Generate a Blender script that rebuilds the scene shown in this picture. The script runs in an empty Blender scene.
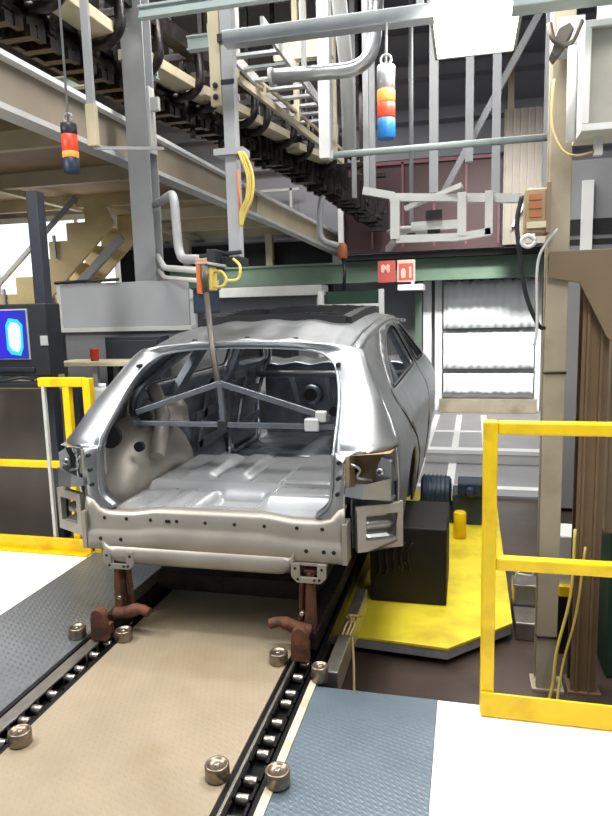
import bpy, bmesh, math, random
from mathutils import Vector, Matrix
random.seed(7)
sc = bpy.context.scene
COL = sc.collection
R = math.radians

# ------------------------------------------------------------------ camera
def make_camera():
    yaw, pitch, roll = R(13.9), R(8.4), R(1.5)
    h = Vector((-math.sin(yaw), math.cos(yaw), 0)); r = Vector((math.cos(yaw), math.sin(yaw), 0)); u = Vector((0, 0, 1))
    f = h*math.cos(pitch) - u*math.sin(pitch); u2 = u*math.cos(pitch) + h*math.sin(pitch)
    r2 = r*math.cos(roll) - u2*math.sin(roll); u3 = u2*math.cos(roll) + r*math.sin(roll)
    cam = bpy.data.cameras.new('camera'); co = bpy.data.objects.new('camera', cam); COL.objects.link(co)
    m = Matrix((( r2.x, u3.x, -f.x, 0), (r2.y, u3.y, -f.y, 0), (r2.z, u3.z, -f.z, 1.70), (0, 0, 0, 1)))
    co.matrix_world = m
    cam.sensor_width = 36; cam.lens = 660/816*36; cam.clip_start = .05
    sc.camera = co
make_camera()

# ------------------------------------------------------------------ world, exposure, hall and fill lamps
w = bpy.data.worlds.new('world'); sc.world = w; w.use_nodes = True
w.node_tree.nodes['Background'].inputs[0].default_value = (.82, .90, 1, 1)
w.node_tree.nodes['Background'].inputs[1].default_value = .27
vs = sc.view_settings
vs.view_transform = 'Standard'; vs.look = 'None'; vs.gamma = 1; vs.exposure = 0.0; vs.use_curve_mapping = False

def area(name, loc, sx, sy, power, color=(1, .97, .93), rot=(0, 0, 0)):
    l = bpy.data.lights.new(name, 'AREA'); l.shape = 'RECTANGLE'; l.size = sx; l.size_y = sy; l.energy = power; l.color = color
    o = bpy.data.objects.new(name, l); COL.objects.link(o); o.location = loc; o.rotation_euler = rot
    return o
# hall luminaires, plus unseen fill lamps added to brighten sheets, back and mezzanine
area('hall_fill_lamp', (-1.2, 2.2, 5.6), 3.2, .5, 195)
area('hall_fill_lamp', (-1.2, 6.0, 5.6), 3.2, .5, 210)
area('hall_fill_lamp', (1.4, 9.5, 5.6), 3.2, .5, 170)
area('hall_fill_lamp', (-2.6, 11.4, 5.4), 3.2, .5, 110)  # unseen lamp added for more light at the back
hl = area('sheet_fill_light', (.5, 8.6, 5.6), 1.6, .5, 95, rot=(R(47), 0, 0)); hl.data.spread = R(55)  # unseen narrow light added to brighten the white sheets
area('hall_fill_lamp', (-3.5, 2.2, 3.1), .5, 1.8, 125)
area('hall_fill_lamp', (-4.6, 5.5, 6.3), .6, 5.0, 260)  # unseen lamp added to brighten the mezzanine edge, column top and boards
area('hall_fill_lamp', (-6.0, 7.0, 2.9), .4, 3.0, 60)
area('hall_fill_lamp', (-4.6, 11.0, 2.9), .4, 3.0, 60)

# ------------------------------------------------------------------ materials
def s2l(c): return c/12.92 if c <= .04045 else ((c+.055)/1.055)**2.4
def hexc(h): return tuple(s2l(int(h[i:i+2], 16)/255) for i in (0, 2, 4)) + (1,)
def mat(name, col, rough=.5, metal=0., var=.12, scale=8., bump=0., bscale=60., emit=0., ecol=None, dirt=None, dscale=3.):
    m = bpy.data.materials.new(name); m.use_nodes = True
    nt = m.node_tree; b = nt.nodes['Principled BSDF']
    c = hexc(col)
    tc = nt.nodes.new('ShaderNodeTexCoord')
    n = nt.nodes.new('ShaderNodeTexNoise'); n.inputs['Scale'].default_value = scale; n.inputs['Detail'].default_value = 6
    nt.links.new(tc.outputs['Object'], n.inputs['Vector'])
    rp = nt.nodes.new('ShaderNodeValToRGB')
    rp.color_ramp.elements[0].position = .3; rp.color_ramp.elements[1].position = .7
    rp.color_ramp.elements[0].color = tuple(x*(1-var) for x in c[:3])+(1,)
    rp.color_ramp.elements[1].color = tuple(min(1, x*(1+var)) for x in c[:3])+(1,)
    nt.links.new(n.outputs['Fac'], rp.inputs['Fac'])
    out = rp.outputs['Color']
    if dirt:
        n2 = nt.nodes.new('ShaderNodeTexNoise'); n2.inputs['Scale'].default_value = dscale; n2.inputs['Detail'].default_value = 8
        nt.links.new(tc.outputs['Object'], n2.inputs['Vector'])
        r2 = nt.nodes.new('ShaderNodeValToRGB'); r2.color_ramp.elements[0].position = .52; r2.color_ramp.elements[1].position = .72
        nt.links.new(n2.outputs['Fac'], r2.inputs['Fac'])
        mx = nt.nodes.new('ShaderNodeMixRGB'); mx.inputs['Color2'].default_value = hexc(dirt)
        nt.links.new(r2.outputs['Color'], mx.inputs['Fac']); nt.links.new(out, mx.inputs['Color1']); out = mx.outputs['Color']
    nt.links.new(out, b.inputs['Base Color'])
    b.inputs['Roughness'].default_value = rough; b.inputs['Metallic'].default_value = metal
    if bump:
        n3 = nt.nodes.new('ShaderNodeTexNoise'); n3.inputs['Scale'].default_value = bscale; n3.inputs['Detail'].default_value = 3
        nt.links.new(tc.outputs['Object'], n3.inputs['Vector'])
        bp = nt.nodes.new('ShaderNodeBump'); bp.inputs['Strength'].default_value = bump; bp.inputs['Distance'].default_value = .01
        nt.links.new(n3.outputs['Fac'], bp.inputs['Height']); nt.links.new(bp.outputs['Normal'], b.inputs['Normal'])
    if emit:
        b.inputs['Emission Color'].default_value = hexc(ecol or col); b.inputs['Emission Strength'].default_value = emit
    return m

def tread_mat(name, col, rough, metal, dirt, strength, k=95., var=.1):
    """raised lozenge tread plate"""
    m = mat(name, col, rough, metal, var=var, scale=3, dirt=dirt, dscale=2.2)
    nt = m.node_tree; b = nt.nodes['Principled BSDF']
    tc = nt.nodes.new('ShaderNodeTexCoord'); sp = nt.nodes.new('ShaderNodeSeparateXYZ'); nt.links.new(tc.outputs['Object'], sp.inputs[0])
    def math_(op, a, b_):
        n = nt.nodes.new('ShaderNodeMath'); n.operation = op
        for i, v in enumerate((a, b_)):
            if v is None: continue
            if isinstance(v, (int, float)): n.inputs[i].default_value = v
            else: nt.links.new(v, n.inputs[i])
        return n.outputs[0]
    s1 = math_('SINE', math_('MULTIPLY', math_('ADD', sp.outputs['X'], sp.outputs['Y']), k), None)
    s2 = math_('SINE', math_('MULTIPLY', math_('SUBTRACT', sp.outputs['X'], sp.outputs['Y']), k*.5), None)
    h = math_('MAXIMUM', math_('MULTIPLY', s1, s2), 0.)
    bp = nt.nodes.new('ShaderNodeBump'); bp.inputs['Strength'].default_value = strength; bp.inputs['Distance'].default_value = .004
    nt.links.new(h, bp.inputs['Height']); nt.links.new(bp.outputs['Normal'], b.inputs['Normal'])
    return m

def screen_mat():
    m = bpy.data.materials.new('lit_screen'); m.use_nodes = True
    nt = m.node_tree; b = nt.nodes['Principled BSDF']
    b.inputs['Base Color'].default_value = (.01, .01, .02, 1); b.inputs['Roughness'].default_value = .2
    tc = nt.nodes.new('ShaderNodeTexCoord'); sp = nt.nodes.new('ShaderNodeSeparateXYZ'); nt.links.new(tc.outputs['Object'], sp.inputs[0])
    rp = nt.nodes.new('ShaderNodeValToRGB'); e = rp.color_ramp.elements
    mr = nt.nodes.new('ShaderNodeMapRange'); mr.inputs['From Min'].default_value = -.36; mr.inputs['From Max'].default_value = .12
    nt.links.new(sp.outputs['X'], mr.inputs['Value']); nt.links.new(mr.outputs[0], rp.inputs['Fac'])
    e[0].position = 0; e[0].color = hexc('2a20c8'); e[1].position = 1; e[1].color = hexc('16389a')
    x = rp.color_ramp.elements.new(.45); x.color = hexc('3020e0')
    nt.links.new(rp.outputs['Color'], b.inputs['Emission Color']); b.inputs['Emission Strength'].default_value = 1.0
    return m

M = dict(
  silver=mat('galvanised_sheet', 'a0a4a8', .34, .9, .14, 5, .12, 14),
  silver_dull=mat('primed_sheet', '9f9a91', .44, .5, .08, 6, .1, 30),
  silver_lo=mat('inner_sheet', '7c838b', .38, .85, .25, 7, .15, 20),
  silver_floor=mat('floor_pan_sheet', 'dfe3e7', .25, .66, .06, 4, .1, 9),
  hole=mat('punched_hole', '15161a', .8),
  blackrub=mat('black_rubber', '17181b', .55, 0, .2),
  rust=mat('rusty_steel', '6b4431', .75, .2, .35, 14, .4, 40, dirt='3a2a22', dscale=9),
  grime=mat('greasy_steel', '241d1a', .55, .4, .4, 9, .4, 30, dirt='3b2c22', dscale=6),
  brownbox=mat('brown_painted_box', '0d0a09', .65, .1, .3, 6, .2, 20, dirt='17110e', dscale=5),
  track=mat('track_steel', '1d1d20', .38, .7, .3, 20),
  roller=mat('worn_roller_steel', 'b5afa6', .3, .9, .2, 30),
  stud=mat('stud_steel', '8d8071', .35, .85, .25, 40),
  rail=mat('track_edge_steel', '8f8b84', .38, .8, .2, 12),
  beige=tread_mat('beige_tread_board', '988b76', .38, 0, '8c7c62', .3, 150),
  plate=tread_mat('blue_grey_tread_plate', '63717c', .34, .3, '5a6975', .22, 190),
  plate_grey=tread_mat('grey_tread_plate', '6f7479', .32, .35, '64686c', .5, 120),
  dark_rod=mat('dark_rod_steel', '57524c', .45, .5),
  ribbed=mat('ribbed_sheet_paint', '6a645a', .6, 0, .12, 3),
  sticker=mat('orange_sticker', 'a3603a', .6),
  white_deck=mat('white_painted_deck', 'f1f0e8', .55, 0, .03, 2, dirt='e4e2d6', dscale=2),
  curb=mat('cream_curb', 'c9c0a8', .6, 0, .15, 10, dirt='8f8468', dscale=6),
  pit=mat('oily_pit_floor', '4b3f39', .32, 0, .35, 2, .1, 20, dirt='2e2724', dscale=2.5),
  far_floor=mat('grey_floor', '8d8e92', .35, 0, .1, 2),
  yellow=mat('yellow_paint', 'f2cb07', .38, 0, .06, 9, .04, 40, dirt='d9ae0a', dscale=7),
  yellow_plat=mat('yellow_platform_paint', 'ecd935', .55, 0, .06, 5, dirt='cdb52c', dscale=3.0),
  silver_edge=mat('platform_edge_steel', 'a9abb0', .4, .4, .2, 10),
  cream=mat('cream_column_paint', '9d9480', .5, 0, .12, 4, .05, 20, dirt='857a62', dscale=3),
  taupe=mat('taupe_paint', '76664f', .5, 0, .12, 3),
  brown=mat('brown_column_paint', '6b5640', .5, 0, .15, 4),
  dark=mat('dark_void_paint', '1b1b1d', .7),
  greycol=mat('grey_column_paint', '9ea1a4', .5, .1, .08, 3),
  pale=mat('pale_grey_paint', 'c4c6c4', .45, .1, .08, 4),
  whitep=mat('white_paint', 'e6e8e8', .5, 0, .04, 4),
  teal=mat('teal_grey_beam_paint', 'a9b8b6', .45, .1, .08, 4),
  galv=mat('galvanised_duct', 'c9cdd0', .3, .75, .1, 6),
  under=mat('brown_deck_underside', '9b8666', .7, 0, .15, 1.2, dirt='7c6a50', dscale=1.0),
  fascia=mat('fascia_paint', '8f8575', .6, 0, .1, 3),
  creamboard=mat('cream_board', 'beb498', .6, 0, .1, 3),
  chain=mat('greased_chain', '1f1b1b', .42, .4, .5, 16, .5, 30, dirt='3b3230', dscale=12),
  stair=mat('stair_yellow_paint', 'c9b685', .6, 0, .1, 4),
  clear=mat('cloudy_guard_panel', 'a2a5a9', .22, 0, .08, 1.5),
  greycab=mat('grey_cabinet', '7f8184', .35, .1, .1, 3),
  dkblue=mat('dark_blue_cabinet', '2c313c', .4, 0, .15, 5),
  black=mat('black_plastic', '1e2126', .45, 0, .15, 10),
  curtain=mat('grey_brown_sheet', '6f6864', .4, .1, .18, 2.5),
  red=mat('red_paint', 'b02a24', .5, 0, .1, 6),
  signred=mat('sign_red', 'b8504a', .5, 0, .06, 6),
  signcream=mat('sign_cream', 'd8b3a2', .5, 0, .06, 6),
  maroon=mat('maroon_mesh_panel', '2e1116', .6, 0, .15, 4),
  maroonedge=mat('maroon_frame_edge', '5e343c', .6),
  green=mat('green_rail_paint', '58705f', .6, 0, .1, 4),
  dkgreen=mat('dark_green_bin', '1f4232', .6, 0, .15, 4),
  upper=mat('upper_wall_grey', '9fa0a8', .8, 0, .1, .5),
  roof=mat('roof_deck', '808289', .8, 0, .1, .6),
  wallg=mat('lower_wall_grey', '8c8e92', .7, 0, .1, .6),
  tarp=mat('white_tarp', 'dfe3e6', .55, 0, .05, 3, .12, 6),
  motor=mat('blue_motor_paint', '1f3147', .45, .1, .25, 9),
  hose=mat('yellow_hose', 'cbb65c', .45),
  orange=mat('orange_paint', 'd9742e', .5, 0, .1, 9),
  tan=mat('tan_box', '94805f', .5, 0, .12, 9),
  cable=mat('tan_cable', 'b79f6a', .5),
  bluep=mat('blue_plastic', '1d6fb0', .4, 0, .1, 8),
  lampred=mat('lit_red_lens', 'c8402c', .4, emit=.35, ecol='ff5a2c'),
  lamporange=mat('lit_orange_lens', 'f08a40', .4, emit=.9, ecol='ff8a3c'),
  lamp=mat('lit_lamp_panel', 'ffffff', .5, emit=6.0, ecol='fff6e6'),
  tube=mat('lit_tube', 'ffffff', .5, emit=2.2, ecol='f4f8ff'),
  day=mat('daylight_glazing', 'ffffff', .3, emit=1.25, ecol='e4ecf6'),
  screen=screen_mat(),
  glyph=mat('screen_glyph', 'ffffff', .3, emit=1.6, ecol='d8fdff'),
  halo=mat('screen_cyan_glyph', '20a0ff', .3, emit=1.0, ecol='1a8cff'),
  mesh=mat('mesh_grey', '9c9a92', .6),
)

# ------------------------------------------------------------------ mesh helpers
OFF = {}
class MB:
    def __init__(s): s.bm = bmesh.new()
    def _f(s, vs, smooth=False):
        try:
            f = s.bm.faces.new(vs); f.smooth = smooth; return f
        except ValueError: return None
    def box(s, x0, x1, y0, y1, z0, z1):
        v = [s.bm.verts.new((x, y, z)) for x in (x0, x1) for y in (y0, y1) for z in (z0, z1)]
        for q in ((0,1,3,2),(4,6,7,5),(0,4,5,1),(2,3,7,6),(0,2,6,4),(1,5,7,3)): s._f([v[i] for i in q])
        return s
    def obox(s, c, size, M3=None):
        M3 = M3 or Matrix.Identity(3); c = Vector(c)
        v = [s.bm.verts.new(c + M3 @ Vector((x*size[0]/2, y*size[1]/2, z*size[2]/2))) for x in (-1,1) for y in (-1,1) for z in (-1,1)]
        for q in ((0,1,3,2),(4,6,7,5),(0,4,5,1),(2,3,7,6),(0,2,6,4),(1,5,7,3)): s._f([v[i] for i in q])
        return s
    def bar(s, p, q, wdt, hgt, up=(0, 0, 1)):
        """rectangular bar from p to q"""
        p, q = Vector(p), Vector(q); d = (q-p); L = d.length; d.normalize()
        u = Vector(up)
        if abs(d.dot(u)) > .98: u = Vector((0, 1, 0))
        sd = d.cross(u).normalized(); u2 = sd.cross(d)
        return s.obox((p+q)/2, (wdt, L, hgt), Matrix((sd, d, u2)).transposed())
    def tube(s, pts, r, n=10, caps=True):
        pts = [Vector(p) for p in pts]; rs = r if isinstance(r, (list, tuple)) else [r]*len(pts)
        rings = []; prev = None
        for i, p in enumerate(pts):
            d = (pts[min(i+1, len(pts)-1)] - pts[max(i-1, 0)]).normalized()
            if prev is None:
                a = Vector((0, 0, 1)) if abs(d.z) < .9 else Vector((1, 0, 0))
                a = (a - d*a.dot(d)).normalized()
            else:
                a = (prev - d*prev.dot(d)).normalized()
            prev = a; b = d.cross(a)
            rings.append([s.bm.verts.new(p + (a*math.cos(t) + b*math.sin(t))*rs[i]) for t in [2*math.pi*k/n for k in range(n)]])
        for A, B in zip(rings, rings[1:]):
            for k in range(n): s._f([A[k], A[(k+1) % n], B[(k+1) % n], B[k]], True)
        if caps: s._f(rings[0][::-1]); s._f(rings[-1])
        return s
    def lathe(s, c, prof, n=20, axis='z'):
        """prof: (radius, height) pairs"""
        c = Vector(c); rings = []
        for r, h in prof:
            rg = []
            for k in range(n):
                t = 2*math.pi*k/n; a, b = r*math.cos(t), r*math.sin(t)
                rg.append(s.bm.verts.new(c + Vector({'z': (a, b, h), 'x': (h, a, b), 'y': (b, h, a)}[axis])))
            rings.append(rg)
        for A, B in zip(rings, rings[1:]):
            for k in range(n): s._f([A[k], A[(k+1) % n], B[(k+1) % n], B[k]], True)
        s._f(rings[0][::-1]); s._f(rings[-1])
        return s
    def prism(s, poly, plane, a, b):
        def P(u, v, t): return {'XZ': (u, t, v), 'YZ': (t, u, v), 'XY': (u, v, t)}[plane]
        A = [s.bm.verts.new(P(u, v, a)) for u, v in poly]; B = [s.bm.verts.new(P(u, v, b)) for u, v in poly]
        n = len(poly); s._f(A[::-1]); s._f(B)
        for i in range(n): s._f([A[i], A[(i+1) % n], B[(i+1) % n], B[i]])
        return s
    def grid(s, rows, smooth=True):
        V = [[s.bm.verts.new(p) for p in r] for r in rows]
        for A, B in zip(V, V[1:]):
            for k in range(len(A)-1): s._f([A[k], A[k+1], B[k+1], B[k]], smooth)
        return s
    def hcol(s, x, y, z0, z1, w_, d_, t=.012):
        """upright H section: flanges face +-y"""
        s.box(x-w_/2, x+w_/2, y-d_/2, y-d_/2+t, z0, z1); s.box(x-w_/2, x+w_/2, y+d_/2-t, y+d_/2, z0, z1)
        s.box(x-t/2, x+t/2, y-d_/2+t, y+d_/2-t, z0, z1); return s
    def build(s, name, m, parent=None, loc=None, bevel=0., solid=0., solid_off=-1, normals=True):
        bmesh.ops.remove_doubles(s.bm, verts=s.bm.verts, dist=1e-5) if solid else None
        if normals: bmesh.ops.recalc_face_normals(s.bm, faces=s.bm.faces)
        off = OFF[parent.name] if parent else Vector(loc or (0, 0, 0))
        bmesh.ops.translate(s.bm, verts=s.bm.verts, vec=-off)
        me = bpy.data.meshes.new(name); s.bm.to_mesh(me); s.bm.free()
        me.materials.append(M[m] if isinstance(m, str) else m)
        o = bpy.data.objects.new(name, me); COL.objects.link(o)
        if parent: o.parent = parent
        else: o.location = off
        OFF[o.name] = off
        if solid:
            md = o.modifiers.new('thickness', 'SOLIDIFY'); md.thickness = solid; md.offset = solid_off
        if bevel:
            md = o.modifiers.new('edge', 'BEVEL'); md.width = bevel; md.segments = 2; md.limit_method = 'ANGLE'; md.angle_limit = R(40)
        return o

def fillet(pts, rad, n=6):
    pts = [Vector(p) for p in pts]; out = [pts[0]]
    for a, b, c in zip(pts, pts[1:], pts[2:]):
        d1, d2 = (a-b), (c-b); r = min(rad, d1.length*.49, d2.length*.49)
        p, q = b + d1.normalized()*r, b + d2.normalized()*r
        for i in range(n+1):
            t = i/n; out.append(p*(1-t)**2 + b*2*t*(1-t) + q*t**2)
    out.append(pts[-1]); return out
def smooth_path(pts, n=8):
    """Catmull-Rom"""
    P = [Vector(p) for p in pts]; P = [P[0]*2-P[1]] + P + [P[-1]*2-P[-2]]; out = []
    for i in range(1, len(P)-2):
        for k in range(n):
            t = k/n; a, b, c, d = P[i-1:i+3]
            out.append(.5*((2*b) + (c-a)*t + (2*a-5*b+4*c-d)*t*t + (3*b-a-3*c+d)*t**3))
    out.append(P[-2]); return out
def interp(x, tab):
    if x <= tab[0][0]: return tab[0][1]
    for (a, va), (b, vb) in zip(tab, tab[1:]):
        if x <= b: return va + (vb-va)*(x-a)/(b-a)
    return tab[-1][1]

def tag(o, label, cat, group=None, kind=None):
    o['label'] = label; o['category'] = cat
    if group: o['group'] = group
    if kind: o['kind'] = kind
    return o
def thing(name, label, cat, loc, group=None):
    o = bpy.data.objects.new(name, None); COL.objects.link(o); o.location = loc; o.empty_display_size = .1
    OFF[o.name] = Vector(loc); return tag(o, label, cat, group)
def struct(o): o['kind'] = 'structure'; return o
def copy_tree(o, parent=None):
    c = o.copy(); COL.objects.link(c); OFF[c.name] = OFF[o.name]
    if parent: c.parent = parent
    for ch in list(o.children):
        if ch.name in OFF: copy_tree(ch, c)
    return c
def dup(o, loc, label, rz=None):
    c = copy_tree(o); c.location = loc; c['label'] = label
    if rz is not None: c.rotation_euler.z = rz
    return c

PIT = -.42
# ================================================================== SETTING
b = MB().box(-9.5, 4.5, -1.5, 7.4, PIT-.1, PIT); struct(b.build('floor', 'pit', loc=(0, 3, PIT)))
b = MB().box(-9.5, 4.5, 7.4, 14.2, PIT-.1, PIT+.03); o = struct(b.build('floor_far', 'far_floor', loc=(0, 10, PIT)))
b = MB().box(-9.5, 4.5, 14.0, 14.2, PIT, 2.9); wl = struct(b.build('wall_back', 'wallg', loc=(0, 14.1, 0)))
b = MB().box(-9.5, 4.5, 14.0, 14.2, 2.9, 7.0)
for z in (4.6, 5.3, 6.1): b.box(-9.5, 4.5, 13.7, 14.0, z, z+.22)
struct(b.build('wall_back_upper', 'upper', loc=(0, 14.1, 2.9)))
b = MB().box(-9.7, -9.5, -1.5, 14.2, PIT, 7.0); struct(b.build('wall_left', 'wallg', loc=(-9.6, 6, 0)))
b = MB().box(4.5, 4.7, -1.5, 14.2, PIT, 7.0); struct(b.build('unseen_wall_right', 'upper', loc=(4.6, 6, 0)))  # unseen wall added to cut world light and darken the car's side
b = MB().box(-9.7, 4.7, 1.0, 14.2, 7.0, 7.15)
for y in (3.2, 5.4, 7.6, 9.8, 12.): b.box(-9.5, 4.5, y, y+.14, 6.7, 7.0)
struct(b.build('ceiling', 'roof', loc=(0, 7, 7)))

# work deck: the two tread plates, the beige board, the white painted decks, the curb
b = MB().box(-1.775, -.845, -1.2, 7.3, -.04, 0); struct(b.build('floor_board', 'beige', loc=(-1.3, 3, 0)))
b = MB().box(-2.62, -1.972, -1.2, 6.0, -.04, 0); struct(b.build('floor_plate_left', 'plate_grey', loc=(-2.3, 2.5, 0)))
b = MB().box(-.66, -.116, -1.2, 2.72, -.03, 0); struct(b.build('floor_plate_right', 'plate', loc=(-.4, 1, 0)))
b = MB().box(-4.6, -2.622, -1.2, 4.12, -.04, -.002); struct(b.build('floor_white_left', 'white_deck', loc=(-3.5, 2, 0)))
b = MB().box(-.114, 2.2, -1.2, 2.72, -.03, -.002); struct(b.build('floor_white_right', 'white_deck', loc=(1, 1, 0)))
b = MB().box(-.695, -.662, -1.2, 2.76, -.05, .004); struct(b.build('trim_curb', 'curb', loc=(-.68, 1, 0)))
b = MB()                                                           # deck support under the plates
b.box(-.655, 2.2, 2.60, 2.69, PIT, -.032); b.box(-4.6, -1.95, 4.0, 4.1, PIT, -.045); b.box(-2.6, -1.95, 5.86, 5.98, PIT, -.045)
b.box(-1.76, -1.70, -1.2, 7.2, PIT, -.042); b.box(-.92, -.86, -1.2, 7.2, PIT, -.042)
struct(b.build('trim_deck_support', 'grime', loc=(0, 2.6, PIT)))

# painted lines on the far floor
b = MB()
for x in (-.62, -.2, .25): b.bar((x, 7.6, PIT+.034), (x+.05, 13.0, PIT+.034), .10, .006)
for y in (7.65, 9.6, 11.2): b.box(-1.0, 1.2, y, y+.14, PIT+.031, PIT+.037)
struct(b.build('trim_floor_lines', 'whitep', loc=(0, 9, PIT)))

# lit window far left behind the stairs
f = MB()
f.box(-7.8, -5.0, 9.0, 9.08, 1.9, 1.98); f.box(-7.8, -5.0, 9.0, 9.08, 3.12, 3.2)
for x in (-7.8, -7.1, -6.4, -5.7, -5.08): f.box(x, x+.05, 9.0, 9.08, 1.98, 3.12)
wf = struct(f.build('window_1', 'whitep', loc=(-6.4, 9.05, 1.9)))
MB().box(-7.78, -5.06, 9.03, 9.05, 1.96, 3.14).build('pane', 'day', wf)

# ================================================================== CONVEYOR TRACKS
def track(x0, x1, label, side, lip):
    t = thing('chain_track', label, 'conveyor track', ((x0+x1)/2, 2.5, -.06), 'floor chain tracks')
    b = MB().box(x0, x1, -.4, 7.2, -.07, -.055)
    b.box(x0, x0+.02, -.4, 7.2, -.055, -.002); b.box(x1-.02, x1, -.4, 7.2, -.055, -.002)
    b.build('channel', 'track', t, bevel=.002)
    cx = (x0+x1)/2 if lip else x1-.075
    b = MB()
    if lip: b.box(x0-.012+.034, x0+.034, -.4, 7.2, -.05, .004)
    else: b.box(x0+.024, x0+.088, -.4, 7.2, -.055, -.006)
    b.build('inner_rail', 'rail', t, bevel=.002)
    for s in (-1, 1):
        b = MB(); y = 0.6
        while y < 6.8: b.box(cx+s*.034-.005, cx+s*.034+.005, y, y+.085, -.052, -.016); y += .1
        b.build('link_plates', 'track', t)
    ys = [1.55+.115*i+.02*math.sin(i*2.3) for i in range(22)]
    for i, y in enumerate(ys):
        if lip and 3.0 < y: break
        if not lip and y > 3.2: break
        MB().lathe((cx, y, -.03), [(.014, -.026), (.019, -.021), (.019, .021), (.014, .026)], 12, 'x').build('roller', 'roller', t)
    return t
track(-.842, -.697, 'black channel track with bright chain rollers between the beige board and the blue plate', 1, True)
track(-1.970, -1.778, 'black channel track with pale strip and chain rollers beside the grey tread plate', -1, False)

def guide_stud(loc, label, r=.046, h=.058):
    t = thing('guide_stud', label, 'roller', loc, 'steel guide studs along the tracks')
    x, y, z = loc
    MB().lathe(loc, [(r*.9, 0), (r, .004), (r, h-.006), (r*.93, h), (r*.78, h), (r*.74, h-.006), (.01, h-.006)], 24).build('body', 'stud', t)
    MB().lathe((x, y, z+h-.006), [(r*.28, 0), (r*.28, .005), (r*.2, .007)], 6).build('bolt_head', 'roller', t)
    return t
# ================================================================== CAR BODY
XC = -1.293
BASE = [(3.0, .86), (3.12, .915), (3.25, .945), (3.45, .958), (3.8, .963), (4.4, .965), (6.6, .965), (7.2, .955), (7.5, .93), (7.75, .88)]
LOW = [(.30, -.05), (.45, -.035), (.62, -.01), (.8, 0), (.94, 0), (1.02, -.012), (1.1, -.042), (1.2, -.10)]
ZTOP = [(3.72, 1.475), (4.2, 1.565), (5.0, 1.63), (5.6, 1.650), (6.0, 1.635), (6.3, 1.60), (8, 1.58)]
def hw(y, z):
    v = interp(y, BASE) + interp(z, LOW)
    if z > 1.2:
        t = (z-1.2)/(interp(y, ZTOP)-1.2); v -= .205*t + .02*t*t*t
    return v
def offset_poly(P, d):
    n = len(P); A = sum(P[i][0]*P[(i+1) % n][1]-P[(i+1) % n][0]*P[i][1] for i in range(n)); sgn = 1 if A > 0 else -1
    out = []
    for i in range(n):
        p, a, c = Vector(P[i]), Vector(P[i-1]), Vector(P[(i+1) % n])
        e1, e2 = (p-a).normalized(), (c-p).normalized()
        n1, n2 = Vector((e1.y, -e1.x))*sgn, Vector((e2.y, -e2.x))*sgn
        m = (n1+n2); m = m/max(.35, m.length_squared/2)*1.0 if m.length > .01 else n1
        q = p + m*d*.5*2/ (1 if m.length > 0 else 1) if False else p + (n1+n2).normalized()*d
        out.append((q.x, q.y))
    return out
def rounded(P, r=.05, n=3):
    out = []; N = len(P)
    for i in range(N):
        p, a, c = Vector(P[i]), Vector(P[i-1]), Vector(P[(i+1) % N])
        d1, d2 = a-p, c-p; rr = min(r, d1.length*.45, d2.length*.45)
        u, v = p+d1.normalized()*rr, p+d2.normalized()*rr
        for k in range(n+1):
            t = k/n; q = u*(1-t)**2 + p*2*t*(1-t) + v*t*t; out.append((q.x, q.y))
    return out
def sheet(outer, holes, s, d=0., step=.06):
    """a pressed sheet in the car's side: outline and holes in (Y, Z), bent to the body's half width; s = side"""
    mb = MB(); bm = mb.bm; ed = []
    for loop in [outer]+holes:
        v = [bm.verts.new((0, y, z)) for y, z in loop]
        ed += [bm.edges.new((v[i], v[(i+1) % len(v)])) for i in range(len(v))]
    bmesh.ops.triangle_fill(bm, edges=ed, use_beauty=True, normal=(1, 0, 0))
    ys = [p[0] for p in outer]; zs = [p[1] for p in outer]
    y = min(ys)+step
    while y < max(ys):
        bmesh.ops.bisect_plane(bm, geom=bm.verts[:]+bm.edges[:]+bm.faces[:], plane_co=(0, y, 0), plane_no=(0, 1, 0)); y += step
    z = min(zs)+step
    while z < max(zs):
        bmesh.ops.bisect_plane(bm, geom=bm.verts[:]+bm.edges[:]+bm.faces[:], plane_co=(0, 0, z), plane_no=(0, 0, 1)); z += step
    for v in bm.verts: v.co.x = XC + s*(hw(v.co.y, v.co.z)+d)
    for f in bm.faces:
        f.smooth = True; f.normal_update()
        if f.normal.x*s < 0: f.normal_flip()
    return mb

car = thing('car_body', 'bare silver metal car body with open tailgate on the floor conveyor', 'car', (XC, 5.4, .30))
arc = lambda cy, cz, r, a0, a1, n=10: [(cy+r*math.cos(R(a0+(a1-a0)*i/n)), cz+r*math.sin(R(a0+(a1-a0)*i/n))) for i in range(n+1)]
SIDE = [(3.40, .62), (3.37, .80), (3.33, .98), (3.395, 1.05), (3.495, 1.20), (3.675, 1.39), (3.765, 1.480), (4.2, 1.555), (5.0, 1.625), (5.6, 1.65), (6.0, 1.635), (6.3, 1.57),
        (6.75, 1.37), (7.05, 1.2), (7.4, 1.12), (7.66, 1.0), (7.72, .62), (7.5, .48)] + arc(6.98, .42, .38, 10, 170) + [(6.5, .34), (4.62, .34)] + arc(4.15, .42, .40, 8, 172) + [(3.62, .50)]
RD = [(4.88, .40), (5.70, .40), (5.76, .8), (5.73, 1.2), (5.56, 1.595), (5.2, 1.592), (4.75, 1.555), (4.30, 1.42), (3.88, 1.205), (4.0, 1.02), (4.44, .84), (4.78, .64)]
RW = [(4.0, 1.222), (4.38, 1.37), (4.85, 1.515), (5.2, 1.56), (5.50, 1.56), (5.62, 1.24)]
FD = [(5.78, .40), (6.58, .40), (6.72, .8), (6.86, 1.2), (6.5, 1.42), (6.25, 1.535), (5.98, 1.595), (5.63, 1.60), (5.80, 1.2), (5.83, .8)]
FW = [(5.90, 1.24), (5.74, 1.56), (5.98, 1.56), (6.22, 1.50), (6.70, 1.24)]
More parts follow.
